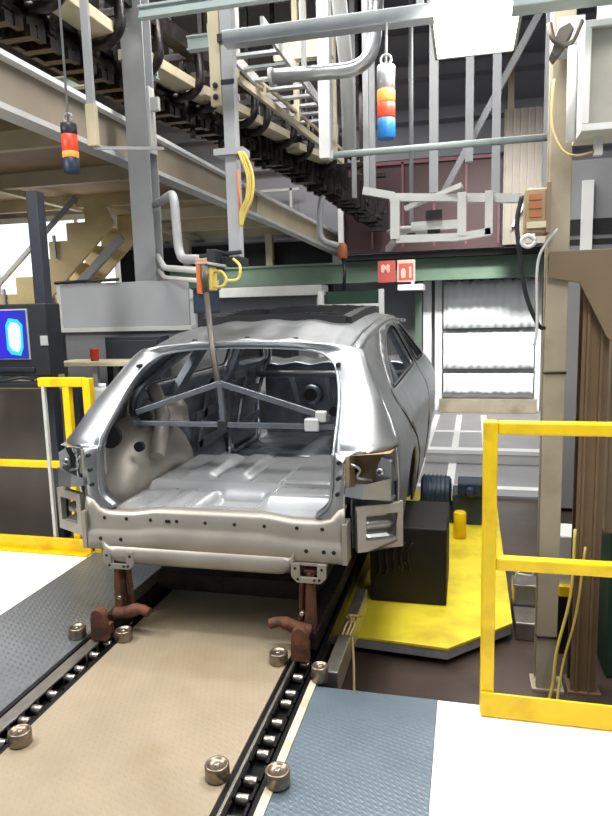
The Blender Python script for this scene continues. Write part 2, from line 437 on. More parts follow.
for s in (1, -1):
    sp = sheet(SIDE, [offset_poly(RD, .012), offset_poly(FD, .012)], s).build('side_panel', 'silver', car, solid=.018, normals=False)
    rd = sheet(RD, [rounded(RW, .06)], s, .001).build('rear_door', 'silver', car, solid=.035, normals=False)
    fd = sheet(FD, [rounded(FW, .05)], s, .001).build('front_door', 'silver', car, solid=.035, normals=False)
    # dark window channels and door seals
    for P, par in ((RW, rd), (FW, fd)):
        pp = rounded(P, .06); pp = [(XC+s*(hw(y, z)+.002), y, z) for y, z in pp]
        MB().tube(pp+[pp[0]], .009, 6).build('window_channel', 'blackrub', par)
    pp = [(XC+s*(hw(y, z)-.007), y, z) for y, z in offset_poly(RD, .006)]
    MB().tube(smooth_path(pp[6:]+pp[:1], 4), .012, 6).build('door_seal', 'blackrub', rd)
    pp = [(XC+s*(hw(y, z)-.007), y, z) for y, z in offset_poly(FD, .006)]
    MB().tube(smooth_path(pp[7:]+pp[:1], 4), .012, 6).build('door_seal', 'blackrub', fd)
    # inner structure: wheelhouse, pillars, rails
    rows = []
    for i in range(13):
        a = math.pi*i/12; row = []
        for k in range(9):
            t = math.pi/2*k/8
            x = .94 - .32*math.sin(t)**.8; rr = .12+.40*math.cos(t)**.6
            row.append((XC+s*x, 4.02-math.cos(a)*rr*1.1, .52+math.sin(a)*rr))
        rows.append(row)
    wh = MB().grid(rows).build('wheelhouse', 'silver_dull', car, solid=.01)
    b = MB().lathe((XC+s*.70, 4.05, .98), [(.17, 0), (.16, .10), (.13, .16), (.05, .17)], 20)
    b.tube([(XC+s*.60, 3.72, .82), (XC+s*.63, 3.9, 1.05), (XC+s*.74, 4.0, 1.22)], .05, 8)
    b.build('damper_tower', 'silver_dull', wh)
    for hx, hy, hz, hr in ((.80, 3.53, .98, .07), (.70, 3.80, 1.06, .038), (.66, 3.62, .90, .03)): MB().lathe((XC+s*hx, hy, hz), [(hr*1.05, -.02), (hr, .012), (.01, .014)], 16, 'y').build('access_hole', 'hole', wh)
    for y0, y1, wd in ((4.30, 4.75, .13), (5.74, 5.66, .12)):
        b = MB(); pts = [(XC+s*(hw(y0+(y1-y0)*t, .55+1.05*t)-.06), y0+(y1-y0)*t, .55+1.03*t) for t in [i/8 for i in range(9)]]
        for p, q in zip(pts, pts[1:]): b.bar(p, q, .05, wd, up=(0, 1, 0))
        b.build('inner_pillar', 'silver_lo', car)
    for P, dd in ((RD, .06), (FD, .06)):
        b = MB(); pts = rounded(offset_poly(P, .02), .08); pts = [(XC+s*(hw(y, z)-dd), y, z) for y, z in pts]
        b.tube(pts+[pts[0]], .022, 6); b.build('door_opening_flange', 'silver_lo', car)
    b = MB()                                                       # door inner stampings
    for z in (.62, .86, 1.08): b.bar((XC+s*(.86), 4.95, z), (XC+s*(.86), 5.66, z+.03), .02, .07)
    b.bar((XC+s*.86, 5.0, .6), (XC+s*.86, 5.3, 1.15), .02, .06); b.bar((XC+s*.86, 5.3, 1.15), (XC+s*.86, 5.6, .62), .02, .06)
    b.build('inner_stamping', 'silver_lo', rd)
    b = MB()
    for z in (.62, .9, 1.1): b.bar((XC+s*.86, 5.9, z), (XC+s*.86, 6.62, z+.02), .02, .07)
    b.bar((XC+s*.86, 5.95, .6), (XC+s*.86, 6.3, 1.12), .02, .06)
    b.build('inner_stamping', 'silver_lo', fd)
    # roof side rail inside
    pts = [(XC+s*(hw(y, interp(y, ZTOP)-.05)-.03), y, interp(y, ZTOP)-.05) for y in [3.78+.2*i for i in range(13)]]
    MB().tube(pts, .035, 8).build('roof_rail', 'silver', car)

# roof
rows = []
ys = [3.70+.1*i for i in range(27)]
for y in ys:
    zt = interp(y, ZTOP); wt = hw(y, zt)+.001
    row = []
    for k in range(41):
        u = -1+k/20; g = -.016*math.exp(-((abs(u)-.90)/.028)**2); rib = .006*math.cos(u*14) if abs(u) < .8 else 0
        row.append((XC+u*wt, y - .05*(1-u*u)*(1 if y < 3.75 else 0), zt + (.052+.012*max(0,1-abs(y-4.4)/.6))*(1-abs(u)**2.6) + g + rib))
    rows.append(row)
mb = MB().grid(rows)
bmesh.ops.delete(mb.bm, geom=[f for f in mb.bm.faces if 4.4 < f.calc_center_median().y < 5.8 and abs(f.calc_center_median().x-XC) < .50], context='FACES')
rf = mb.build('roof_panel', 'silver', car, solid=.012)
b = MB()
def roof_z(x, y): u = (x-XC)/hw(y, interp(y, ZTOP)); return interp(y, ZTOP)+.052*(1-abs(u)**2.6)
fr = [(XC-.50, 4.40), (XC+.50, 4.40), (XC+.50, 5.80), (XC-.50, 5.80)]
for (x0, y0), (x1, y1) in zip(fr, fr[1:]+fr[:1]):
    n = 8
    for i in range(n):
        p = (x0+(x1-x0)*i/n, y0+(y1-y0)*i/n); q = (x0+(x1-x0)*(i+1)/n, y0+(y1-y0)*(i+1)/n)
        b.bar((p[0], p[1], roof_z(*p)+.016), (q[0], q[1], roof_z(*q)+.022), .07, .06)
b.build('sunroof_frame', 'blackrub', rf)
b = MB()
for x in (-.34, .0, .30): b.lathe((XC+x, 3.80, roof_z(XC+x, 3.80)-.004), [(.016, 0), (.016, .014), (.004, .015)], 12)
b.build('locating_hole', 'hole', rf)

# tailgate opening frame: outer body corner to inner flange
OUT = [(.705, 3.10, .60), (.71, 3.10, .72), (.715, 3.10, .84), (.72, 3.105, .985), (.942, 3.34, 1.0), (.925, 3.40, 1.05), (.857, 3.50, 1.20), (.80, 3.60, 1.30), (.752, 3.68, 1.39), (.705, 3.77, 1.472), (.60, 3.675, 1.50), (.42, 3.655, 1.518), (.2, 3.645, 1.526), (0, 3.645, 1.528)]
INN = [(.56, 3.115, .672), (.625, 3.11, .735), (.645, 3.11, .84), (.65, 3.13, .985), (.65, 3.15, 1.0), (.65, 3.19, 1.06), (.638, 3.36, 1.20), (.618, 3.47, 1.30), (.585, 3.57, 1.385), (.53, 3.635, 1.44), (.46, 3.665, 1.468), (.34, 3.68, 1.484), (.18, 3.685, 1.493), (0, 3.69, 1.496)]
def full(L): return [(XC+x, y, z) for x, y, z in L] + [(XC-x, y, z) for x, y, z in L[-2::-1]]
o_, i_ = smooth_path(full(OUT), 4), smooth_path(full(INN), 4)
rows = []
for k in range(11):
    t = k/10; row = []
    for p, q in zip(o_, i_):
        a = (1-t)*math.pi/2; v = Vector((q.x+(p.x-q.x)*math.sin(a), q.y+(p.y-q.y)*(1-math.cos(a)), q.z+(p.z-q.z)*(1-t))); v.y -= .012*math.sin(math.pi*t); row.append(v)
    rows.append(row)
rows.append([q + Vector((0, .05, 0)) + (Vector((XC, q.y, 1.08))-q)*.02 for q in i_])
rows.append([q + Vector((0, .06, 0)) - (Vector((XC, q.y, 1.08))-q)*.06 for q in i_])
fr = MB().grid(rows).build('tailgate_frame', 'silver', car, solid=.008)
MB().tube([q+Vector((0, -.004, 0)) for q in i_], .008, 6).build('opening_flange', 'silver', fr)
for s in (-1, 1):
    for z, x in ((.96, .685), (.88, .68), (.80, .675)): MB().lathe((XC+s*x, 3.085, z), [(.010, -.004), (.010, .02)], 10, 'y').build('bolt_hole', 'hole', fr)
    MB().lathe((XC+s*.60, 3.575, 1.40), [(.012, -.03), (.012, .03)], 10, 'y').build('bolt_hole', 'hole', fr)

# lower back panel
rows = []
prof = [(3.135, .672), (3.09, .668), (3.082, .655), (3.08, .60), (3.078, .575), (3.062, .562), (3.058, .47), (3.066, .462), (3.10, .458)]
def lower_edge(x):
    a = abs(x); return .022*max(0, min(1, (a-.30)/.14))
for y, z in prof:
    row = []
    for k in range(41):
        x = -.715+1.43*k/40; zz = z + (-lower_edge(x) + .05*max(0, (abs(x)-.55)/.165)**2*(1 if z > .6 else 0) if .54 < z else 0)
        row.append((XC+x, y, zz + (.03 if z > .66 and abs(x) > .66 else 0)))
    rows.append(row)
bp = MB().grid(rows).build('lower_back_panel', 'silver_dull', car, solid=.012)
for x, y, z, r in [(x, 3.074, .625, .010) for x in (-.60, -.47, -.33, -.18, -.02, .14, .30, .47, .60)]+[(x, 3.074, .588, .008) for x in (-.33, -.02, .30)]+[(x, 3.054, .515, .011) for x in (-.62, -.50, .52, .61, .66)]:
    MB().lathe((XC+x, y, z), [(r, -.006), (r, .01)], 10, 'y').build('bolt_hole', 'hole', bp)
MB().box(XC-.245, XC-.215, 3.066, 3.08, .615, .632).build('stamp', 'hole', bp)
for s in (-1, 1): MB().box(XC+s*.715-.012, XC+s*.715+.012, 3.045, 3.16, .455, .66).build('end_flange', 'silver_dull', bp)
# valance under the panel
rows = []
for y, z in ((3.075, .49), (3.045, .475), (3.03, .44), (3.035, .40), (3.07, .375), (3.2, .37)):
    row = []
    for k in range(31):
        x = -.60+1.06*k/30; e = min(1, min(x+.60, .46-x)/.10); lift = .07*(1-math.sqrt(max(0, 1-(1-e)**2)))
        row.append((XC+x, y, z + (lift if z < .46 else 0)))
    rows.append(row)
MB().grid(rows).build('valance', 'silver_dull', car, solid=.01)

# floor pan with pressed ribs, raised pan on the right, stepped edge
rows = []
def pan_z(x, y):
    z = .640
    def ss(a, b_, v): t = max(0, min(1, (v-a)/(b_-a))); return t*t*(3-2*t)
    if y > 3.62: z += .035*ss(3.62, 3.68, y)
    z += .06*ss(.20, .235, x)*ss(3.34, 3.38, y)*(1-.6*ss(3.62, 3.66, y)) if x > .1 else 0
    for rx in (-.42, -.30, -.18): z += .018*math.exp(-((x-rx)/.024)**2)*ss(3.22, 3.26, y)*(1-ss(3.58, 3.62, y))
    z -= .045*ss(-.14, -.10, x)*(1-ss(.13, .17, x))*ss(3.33, 3.37, y)*(1-ss(3.58, 3.62, y))
    for rx in (-.35, -.12): z += .03*(math.exp(-(abs(x-rx)/.09)**6))*ss(3.75, 3.8, y)*(1-ss(4.35, 4.4, y))
    if y > 4.42: z += -.18*ss(4.42, 4.62, y)
    return z
for j in range(66):
    y = 3.13+j*.03; row = []
    for k in range(61):
        x = -.62+1.24*k/60; row.append((XC+x, y, pan_z(x, y)))
    rows.append(row)
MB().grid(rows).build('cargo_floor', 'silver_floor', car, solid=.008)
rows = []
for j in range(30):
    y = 5.08+j*.065; row = []
    for k in range(41):
        x = -.9+1.8*k/40; row.append((XC+x, y, .36 + .17*math.exp(-(x/.16)**4) + .012*math.cos(y*20)*(abs(x) > .3)))
    rows.append(row)
MB().grid(rows).build('cabin_floor', 'silver_lo', car, solid=.008)
b = MB().box(XC-.90, XC+.90, 4.62, 4.74, .36, .58); b.box(XC-.90, XC+.90, 5.02, 5.1, .34, .47)
for x in (-.6, -.2, .25, .62): b.box(XC+x, XC+x+.08, 4.60, 4.76, .58, .63)
b.build('seat_crossmember', 'silver_lo', car, bevel=.01)
b = MB().box(XC-.88, XC+.88, 6.95, 6.98, .36, 1.14); 
for x, z, r in ((-.35, .8, .12), (.28, .72, .15), (.02, .95, .07), (.52, .96, .08)): b.lathe((XC+x, 6.93, z), [(r, 0), (r*.9, -.05), (r*.5, -.06)], 18, 'y')
fw = b.build('firewall', 'silver_lo', car)
for x, z, r in ((-.35, .8, .07), (.28, .72, .09), (.52, .96, .045), (-.1, .62, .05)): MB().lathe((XC+x, 6.86, z), [(r, -.01), (r, .02)], 16, 'y').build('opening', 'hole', fw)
MB().box(XC+.05, XC+.35, 6.87, 6.9, .84, .92).build('opening', 'hole', fw)
b = MB().tube([(XC-.87, 6.62, 1.05), (XC+.87, 6.62, 1.05)], .035, 12)
for x in (-.5, -.12, .14, .55): b.bar((XC+x, 6.62, 1.04), (XC+x*.96, 6.86, .72), .05, .03)
b.build('cross_car_beam', 'silver', car)
rows = []
for j in range(5):
    y = 6.86+j*.07
    rows.append([(XC-.86+1.72*k/24, y - .10*abs(k-12)/12*0, 1.13+.05*j/4+.015*math.cos(k*1.3)) for k in range(25)])
MB().grid(rows).build('cowl', 'silver', car, solid=.012)
b = MB()
pts = [(XC-.72+1.44*k/14, 6.24+.0*k, 1.585+.045*(1-((k-7)/7)**2)) for k in range(15)]
for p, q in zip(pts, pts[1:]): b.bar(p, q, .12, .03)
b.build('windscreen_header', 'silver_lo', car)

# tail lamp pockets and side crash brackets, one each side
for s in (1, -1):
    def X(x): return XC+s*x
    def bx(mb, x0, x1, *r): a, c = sorted((X(x0), X(x1))); return mb.box(a, c, *r)
    b = MB()
    bx(b, .72, .88, 3.30, 3.32, .80, .985); bx(b, .715, .735, 3.10, 3.32, .80, .99)
    b.grid([[(X(.735), 3.12, .99), (X(.925), 3.20, .99)], [(X(.735), 3.32, 1.0), (X(.945), 3.34, 1.0)]])
    lp = b.build('lamp_pocket', 'tan' if s > 0 else 'silver_dull', car, bevel=.004)
    b = MB()
    b.grid([[(X(.715), 3.085, .835), (X(.80), 3.10, .85), (X(.925), 3.17, .87)], [(X(.715), 3.08, .80), (X(.80), 3.095, .785), (X(.93), 3.165, .765)], [(X(.715), 3.30, .785), (X(.80), 3.30, .77), (X(.945), 3.28, .755)]], False)
    b.prism([(X(.855), .80), (X(.925), .78), (X(.93), .95), (X(.885), .975), (X(.86), .92)], 'XZ', 3.185, 3.235)
    b.lathe((X(.875), 3.18, .90), [(.022, 0), (.020, -.012), (.008, -.013)], 14, 'y')
    b.tube(fillet([(X(.74), 3.11, .95), (X(.79), 3.14, .92), (X(.76), 3.12, .88), (X(.84), 3.15, .86)], .03), .008, 6)
    b.build('lamp_bracket', 'silver', lp, solid=.006)
    b = MB(); b.lathe((X(.872), 3.176, .90), [(.008, -.012), (.008, .01)], 10, 'y'); b.lathe((X(.745), 3.285, .88), [(.02, -.012), (.02, .02)], 10, 'y')
    b.build('lamp_hole', 'hole', lp)
    # swept crash bracket: plate in direction e with ribbed recess
    p0, p1 = Vector((X(.755), 3.14, 0)), Vector((X(.980), 3.26, 0)); e = p1-p0; nrm = Vector((e.y, -e.x, 0)).normalized()*(1 if s > 0 else -1)
    if nrm.y > 0: nrm = -nrm
    def cp(u, z, d=0.): v = p0+e*u+nrm*d; return (v.x, v.y, z)
    b = MB()
    zt = lambda u: .738-.01*abs(u-.4); zb = lambda u: .498-.005*u
    def plate_quad(u0, u1, f0, f1, d0=0, d1=0):
        return [[cp(u0, zb(u0)+(zt(u0)-zb(u0))*f0, d0), cp(u1, zb(u1)+(zt(u1)-zb(u1))*f0, d0)], [cp(u0, zb(u0)+(zt(u0)-zb(u0))*f1, d1), cp(u1, zb(u1)+(zt(u1)-zb(u1))*f1, d1)]]
    for q in ((0, .18, 0, 1), (.86, 1, 0, 1), (.18, .86, 0, .24), (.18, .86, .80, 1)): b.grid(plate_quad(*q), False)
    cb = b.build('crash_bracket', 'silver_dull', car, solid=.03)
    b = MB(); fs = [.24, .27, .36, .42, .56, .62, .70, .76, .80]; ds = [.0, -.05, -.05, -.02, -.02, -.055, -.055, -.04, .0]
    b.grid([[cp(u, zb(u)+(zt(u)-zb(u))*f, d) for u in (.18, .3, .5, .7, .86)] for f, d in zip(fs, ds)])
    b.build('ribbed_recess', 'silver', cb, solid=.006)
    pts = [cp(u, zb(u)+(zt(u)-zb(u))*f, .001) for u, f in ((.22, .80), (.18, .74), (.18, .30), (.22, .24))]
    MB().tube(pts, .007, 6).build('recess_edge', 'hole', cb)
    # closing skin between bracket, pocket and quarter
    b = MB(); b.grid([[(X(.73), 3.17, .50), (X(.73), 3.17, .80)], [(X(.93), 3.42, .50), (X(.93), 3.40, .80)], [(X(.93), 3.66, .52), (X(.94), 3.5, .80)]], False)
    b.build('corner_closing_sheet', 'silver_lo', car, solid=.008)
# square hole brackets under the panel (carrier pick-up points)
for xs, xe in ((-.85, -.67), (-1.895, -1.715)):
    b = MB(); zt, zb_ = .455, .355
    b.box(xs, xs+.045, 3.03, 3.045, zb_+.03, zt); b.box(xe-.045, xe, 3.03, 3.045, zb_+.03, zt)
    b.prism([(xs, zb_+.03), (xs+.03, zb_), (xe-.03, zb_), (xe, zb_+.03)], 'XZ', 3.03, 3.045)
    b.box(xs, xe, 3.045, 3.12, zt-.015, zt)
    br = b.build('pickup_bracket', 'silver_dull', car, bevel=.002)
    b = MB()
    for x, z in ((xs+.022, zt-.025), (xe-.022, zt-.025), (xs+.035, zb_+.02), (xe-.035, zb_+.02), (xe-.06, zb_+.018)): b.lathe((x, 3.027, z), [(.007, -.001), (.007, .01)], 10, 'y')
    b.build('bolt_hole', 'hole', br)

# ================================================================== CARRIER under the car
sk = thing('body_carrier', 'rusty brown carrier frame with posts holding up the car body', 'carrier', (XC, 4.5, 0))
for x in (-1.853, -.770): MB().box(x-.045, x+.045, 3.02, 7.0, .0045, .10).build('runner', 'grime', sk, bevel=.006)
for y in (3.46, 4.9, 6.4): MB().box(-1.807, -.816, y, y+.12, .06, .17).build('crossmember', 'grime', sk, bevel=.006)
for x, s in ((-.765, -1), (-1.835, 1)):
    b = MB(); b.prism([(x-.026, .05), (x+.026, .05), (x+.02, .30), (x+.012, .40), (x-.008, .405), (x-.018, .30)], 'XZ', 3.05, 3.12)
    b.bar((x+s*-.005, 3.085, .40), (x+s*-.005, 3.085, .415), .06, .06)
    b.tube([(x+s*.055, 3.10, .12), (x+s*.045, 3.10, .38)], .016, 8)
    po = b.build('post', 'rust', sk, bevel=.004)
    b = MB(); b.tube(smooth_path([(x-.01*s, 3.04, .10), (x+s*.06, 3.03, .115), (x+s*.14, 3.02, .145), (x+s*.20, 3.015, .13)], 5), [.034]*5+[.034]*5+[.027]*6, 8)
    b.build('locking_lever', 'rust', po)
    b = MB(); b.lathe((x+s*.03, 3.02, .20), [(.011, -.012), (.011, .012)], 10, 'y'); b.build('pin', 'roller', po)
    b = MB(); lx = x + (-.02 if s < 0 else -.045)
    b.prism([(lx-.046, 0.002), (lx+.046, .002), (lx+.040, .135)] + [(lx+.040*math.cos(R(a)), .135+.040*math.sin(R(a))) for a in range(20, 180, 20)] + [(lx-.040, .135)], 'XZ', 2.905, 2.95)
    b.box(lx-.028, lx+.028, 2.95, 3.06, .004, .06)
    b.build('towing_lug', 'rust', sk, bevel=.004)
for x in (-1.835, -.765):
    MB().box(x-.05, x+.05, 6.0, 6.1, .1, .33).build('support_block', 'grime', sk, bevel=.006); MB().box(x-.05, x+.05, 4.95, 5.05, .1, .33).build('support_block', 'grime', sk, bevel=.006)
# steel bar beside the right track end
t = thing('side_beam', 'grey steel channel beam with a tangle of wires beside the yellow platform', 'beam', (-.61, 3.0, -.05))
MB().box(-.640, -.575, 2.80, 3.75, -.10, .03).build('channel', 'rail', t, bevel=.005)
b = MB()
for dx, dz in ((0, .0), (.02, .012), (-.018, .008), (.005, .02)): b.tube(smooth_path([(-.60+dx, 3.15, .035), (-.585+dx, 3.22, .06+dz), (-.60-dx, 3.30, .05+dz), (-.59+dx*2, 3.38, .035)], 6), .006, 6)
b.build('wire_bundle', 'cable', t)
tag(MB().tube(smooth_path([(-.575, 3.2, .0), (-.555, 3.12, -.12), (-.535, 3.0, -.28), (-.52, 2.95, PIT+.01), (-.45, 2.9, PIT+.008)], 8), .007, 8).build('cable', 'cable', loc=(-.54, 3, PIT)),
    'thin tan cable hanging off the steel beam down to the pit floor', 'cable')

# guide studs
guide_stud((-.885, 2.065, 0), 'steel guide stud on the beige board facing the stud by the blue plate')
guide_stud((-.655, 2.075, .0045), 'steel guide stud on the cream curb at the side of the blue plate')
guide_stud((-.885, 2.885, 0), 'steel guide stud on the beige board beside the lug near the yellow platform')
guide_stud((-.650, 2.765, .0045), 'steel guide stud in front of the grey channel beam end', .040, .075)
guide_stud((-1.755, 2.95, 0), 'steel guide stud on the beige board under the rusty post nearer the monitor')
guide_stud((-2.02, 2.93, 0), 'steel guide stud on the grey tread plate behind the rusty lug')
guide_stud((-1.742, 2.09, 0), 'steel guide stud at the grey tread plate side of the board, far from lugs')

# ================================================================== YELLOW PLATFORM and what stands on it
t = thing('lift_platform', 'yellow topped platform with steel edge in the pit beside the car', 'platform', (-.2, 5.0, PIT))
pl = [(-1.1, 3.82), (-.10, 3.74), (.29, 4.14), (.30, 7.2), (-1.1, 7.2)]
MB().prism(pl, 'XY', -.315, -.30).build('top_plate', 'yellow_plat', t)
MB().prism(offset_poly(pl, -.006), 'XY', -.375, -.315).build('edge_skirt', 'silver_edge', t)
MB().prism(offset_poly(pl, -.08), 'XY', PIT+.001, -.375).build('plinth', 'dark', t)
t = thing('machine_box', 'dark brown steel box standing on the yellow platform under the car side', 'machine', (-.5, 4.8, -.30))
MB().box(-.64, -.125, 4.30, 4.95, -.298, .24).build('casing', 'brownbox', t, bevel=.012)
b = MB()
for i in range(5): b.tube(smooth_path([(-.60+.05*i, 4.285, -.12+.03*i), (-.57+.05*i, 4.275, -.05), (-.58+.05*i, 4.28, .06), (-.55+.05*i, 4.285, .14)], 5), .009, 6)
b.build('hose', 'grime', t)
t = thing('gear_motor', 'blue drive motor with dark round housing behind the brown steel box', 'motor', (-.2, 6.2, -.30))
b = MB().lathe((-.42, 6.2, -.05), [(.15, 0), (.17, .02), (.17, .26), (.14, .28)], 22, 'x')
for k in range(6): b.lathe((-.40+.04*k, 6.2, -.05), [(.182, 0), (.182, .012)], 22, 'x')
b.box(-.45, -.135, 6.08, 6.32, -.298, -.15)
b.build('motor_housing', 'motor', t, bevel=.003)
b = MB().box(-.13, .14, 6.06, 6.42, -.298, -.02); b.box(-.08, .18, 6.02, 6.3, -.02, .10); b.lathe((.03, 6.02, .03), [(.05, 0), (.05, -.05), (.03, -.06)], 14, 'y')
b.build('gearbox', 'motor', t, bevel=.01)
b = MB(); b.lathe((-.055, 5.70, -.298), [(.055, 0), (.055, .22), (.045, .235)], 18)
o = tag(b.build('stop_post', 'yellow', loc=(-.055, 5.70, -.298)), 'short yellow round stop post on the yellow platform in front of the blue motor', 'post')
t = thing('steel_step', 'two silver steps with white wire behind the yellow guardrail beside the platform', 'step', (.38, 4.25, PIT))
b = MB().box(.31, .50, 4.15, 4.40, PIT+.001, -.30); b.box(.31, .50, 4.42, 4.6, PIT+.001, -.16)
b.build('tread_block', 'rail', t, bevel=.01)
MB().tube(smooth_path([(.33, 4.5, -.155), (.34, 4.45, -.08), (.42, 4.48, -.07), (.44, 4.5, -.12), (.34, 4.47, -.10)], 6), .006, 6).build('wire', 'whitep', t)

# ================================================================== GUARDRAILS
t = thing('guardrail', 'yellow square tube guardrail in front of the cream column', 'guardrail', (.6, 2.68, 0), 'yellow guardrails')
b = MB().box(.062, .118, 2.65, 2.706, .001, 1.25); b.build('post', 'yellow', t, bevel=.008)
MB().box(1.35, 1.406, 2.65, 2.706, .001, 1.25).build('post', 'yellow', t, bevel=.008)
MB().box(.118, 1.35, 2.652, 2.704, 1.196, 1.248).build('top_rail', 'yellow', t, bevel=.008)
MB().box(.118, 1.35, 2.652, 2.704, .637, .690).build('middle_rail', 'yellow', t, bevel=.008)
MB().box(.066, 1.35, 2.636, 2.649, .002, .108).build('toe_board', 'yellow', t, bevel=.004)
t = thing('guardrail', 'yellow guardrail with toe board below the monitor', 'guardrail', (-3.2, 4.1, 0), 'yellow guardrails')
MB().box(-2.625, -2.565, 4.09, 4.15, -.035, 1.27).build('post', 'yellow', t, bevel=.006)
MB().box(-2.955, -2.93, 4.09, 4.12, .0, 1.215).build('post', 'pale', t, bevel=.004)
MB().box(-2.98, -2.625, 4.09, 4.15, 1.21, 1.275).build('top_rail', 'yellow', t, bevel=.006)
b = MB().box(-2.79, -2.735, 4.095, 4.145, 0, 1.21); b.build('post', 'yellow', t, bevel=.006)
MB().box(-4.4, -2.625, 4.10, 4.14, .615, .665).build('middle_rail', 'yellow', t, bevel=.006)
b = MB().box(-4.4, -2.630, 4.06, 4.085, -.001, .10); b.box(-4.4, -2.630, 4.0, 4.06, -.001, .010)
b.build('toe_board', 'yellow', t, bevel=.003)

# ================================================================== RIGHT COLUMNS
t = thing('support_column', 'tall cream steel column with brown gusset behind the yellow guardrail', 'column', (.45, 3.62, PIT))
MB().hcol(.435, 3.66, PIT+.012, 6.98, .104, .13, .014).build('shaft', 'cream', t, bevel=.003)
MB().box(.36, .53, 3.58, 3.74, PIT+.001, PIT+.014).build('foot_plate', 'cream', t)
b = MB().prism([(.39, 1.96), (.70, 1.96), (.70, 1.50), (.67, 1.53), (.535, 1.80), (.39, 1.83)], 'XZ', 3.555, 3.58)
b.build('gusset', 'taupe', t, bevel=.003)
b = MB()
for z in (1.35, .35, -.1): b.tube([(.38, 3.60, z), (.38, 3.588, z), (.49, 3.588, z)], .006, 6)
b.build('strap', 'grime', t)
t = thing('brown_column', 'ribbed brown steel column under the gusset of the cream column', 'column', (.64, 3.66, PIT))
b = MB().hcol(.63, 3.68, PIT+.012, 1.93, .13, .13, .014); b.box(.585, .60, 3.598, 3.615, PIT+.012, 1.93); b.box(.65, .665, 3.598, 3.615, PIT+.012, 1.93)
b.build('shaft', 'brown', t, bevel=.003)
MB().box(.55, .72, 3.59, 3.77, PIT+.001, PIT+.012).build('foot_plate', 'brown', t)
t = thing('machine_enclosure', 'taupe machine enclosure behind the ribbed brown column', 'machine', (1.1, 3.95, PIT))
MB().box(.735, 1.5, 3.75, 4.6, .45, 1.80).build('upper_casing', 'taupe', t, bevel=.008)
MB().box(.78, 1.5, 3.80, 4.6, PIT+.001, .45).build('lower_casing', 'dkgreen', t, bevel=.008)
t = thing('tool_bin', 'small pale bin with a yellow rim low between the cream and brown columns', 'bin', (.60, 4.1, PIT))
MB().prism([(.52, .02), (.66, .02), (.70, .34), (.50, .34)], 'XZ', 4.0, 4.25).build('body', 'pale', t, bevel=.01)
MB().box(.54, .67, 3.96, 4.0, -.02, .04).build('rim', 'yellow', t)
MB().box(.54, .66, 4.03, 4.22, PIT+.001, .02).build('stand', 'grime', t)
b = MB().tube(smooth_path([(.545, 3.50, .55), (.53, 3.48, .2), (.47, 3.46, -.1), (.45, 3.44, -.3), (.42, 3.42, PIT+.01)], 8), .008, 8)
tag(b.build('hose', 'hose', loc=(.45, 3.45, PIT)), 'thin yellow hose hanging down in front of the cream column foot', 'hose')
b = MB().tube(smooth_path([(.60, 3.52, .45), (.565, 3.50, .1), (.50, 3.47, -.2), (.47, 3.40, PIT+.01), (.49, 3.34, PIT+.008)], 8), .007, 8)
tag(b.build('hose', 'hose', loc=(.5, 3.45, PIT)), 'thin yellow hose slanting from the brown column to the pit floor', 'hose')

t = thing('control_box', 'tan control box with orange stickers on the side of the cream column', 'control box', (.31, 3.5, 2.0))
MB().box(.262, .375, 3.44, 3.60, 2.04, 2.25).build('housing', 'tan', t, bevel=.008)
b = MB()
for z in (2.195, 2.155, 2.115): b.box(.278, .335, 3.434, 3.441, z, z+.026)
b.build('sticker', 'sticker', t)
MB().box(.268, .372, 3.425, 3.439, 2.062, 2.092).build('name_plate', 'creamboard', t, bevel=.002)
MB().box(.356, .376, 3.42, 3.6, 2.04, 2.27).build('backplate', 'taupe', t)
b = MB().tube([(.275+.030*math.cos(a), 3.40, 2.0+.026*math.sin(a)) for a in [2*math.pi*k/20 for k in range(21)]], .010, 8)
b.bar((.30, 3.44, 2.03), (.29, 3.40, 2.015), .02, .02); b.build('ring_handle', 'pale', t)
b = MB().tube(smooth_path([(.245, 3.45, 2.22), (.225, 3.45, 2.1), (.24, 3.45, 1.95), (.275, 3.47, 1.75), (.34, 3.52, 1.60), (.375, 3.57, 1.58)], 8), .011, 8)
b.build('cable', 'black', t)
b = MB().tube(smooth_path([(.42, 3.52, 2.06), (.36, 3.47, 1.99), (.325, 3.47, 1.88), (.33, 3.47, 1.6), (.32, 3.47, 1.5)], 8), .007, 8); b.build('cord', 'pale', t)

t = thing('junction_cabinet', 'white cabinet frame with mesh front high beside the cream column', 'cabinet', (.52, 3.35, 2.45))
b = MB()
for z in (2.44, 2.86): b.box(.47, .85, 3.22, 3.50, z, z+.03)
b.box(.47, .50, 3.22, 3.50, 2.47, 2.86); b.box(.82, .85, 3.22, 3.50, 2.47, 2.86); b.build('frame', 'pale', t, bevel=.003)
MB().box(.50, .82, 3.25, 3.26, 2.47, 2.86).build('mesh_front', 'mesh', t)
MB().box(.50, .82, 3.47, 3.49, 2.47, 2.86).build('back_panel', 'greycol', t)
b = MB().tube([(.45, 3.4, 2.44), (.45, 3.4, 2.85)], .022, 12); b.build('side_tube', 'whitep', t)
MB().bar((.45, 3.4, 2.455), (.48, 3.4, 2.455), .02, .02).build('tube_clip', 'pale', t)
MB().box(.545, .58, 3.34, 3.38, 2.36, 2.44).build('lug', 'pale', t); MB().box(.545, .60, 3.34, 3.4, 2.89, 6.98).build('hanger', 'pale', t)
b = MB().tube(smooth_path([(.385, 3.5, 2.75), (.375, 3.48, 2.55), (.42, 3.45, 2.42), (.48, 3.42, 2.38), (.545, 3.36, 2.38)], 8), .006, 8); b.build('cord', 'cable', t)
t = thing('conduit_bracket', 'grey bracket clutter clamped at the top of the cream column', 'bracket', (.44, 3.5, 2.9))
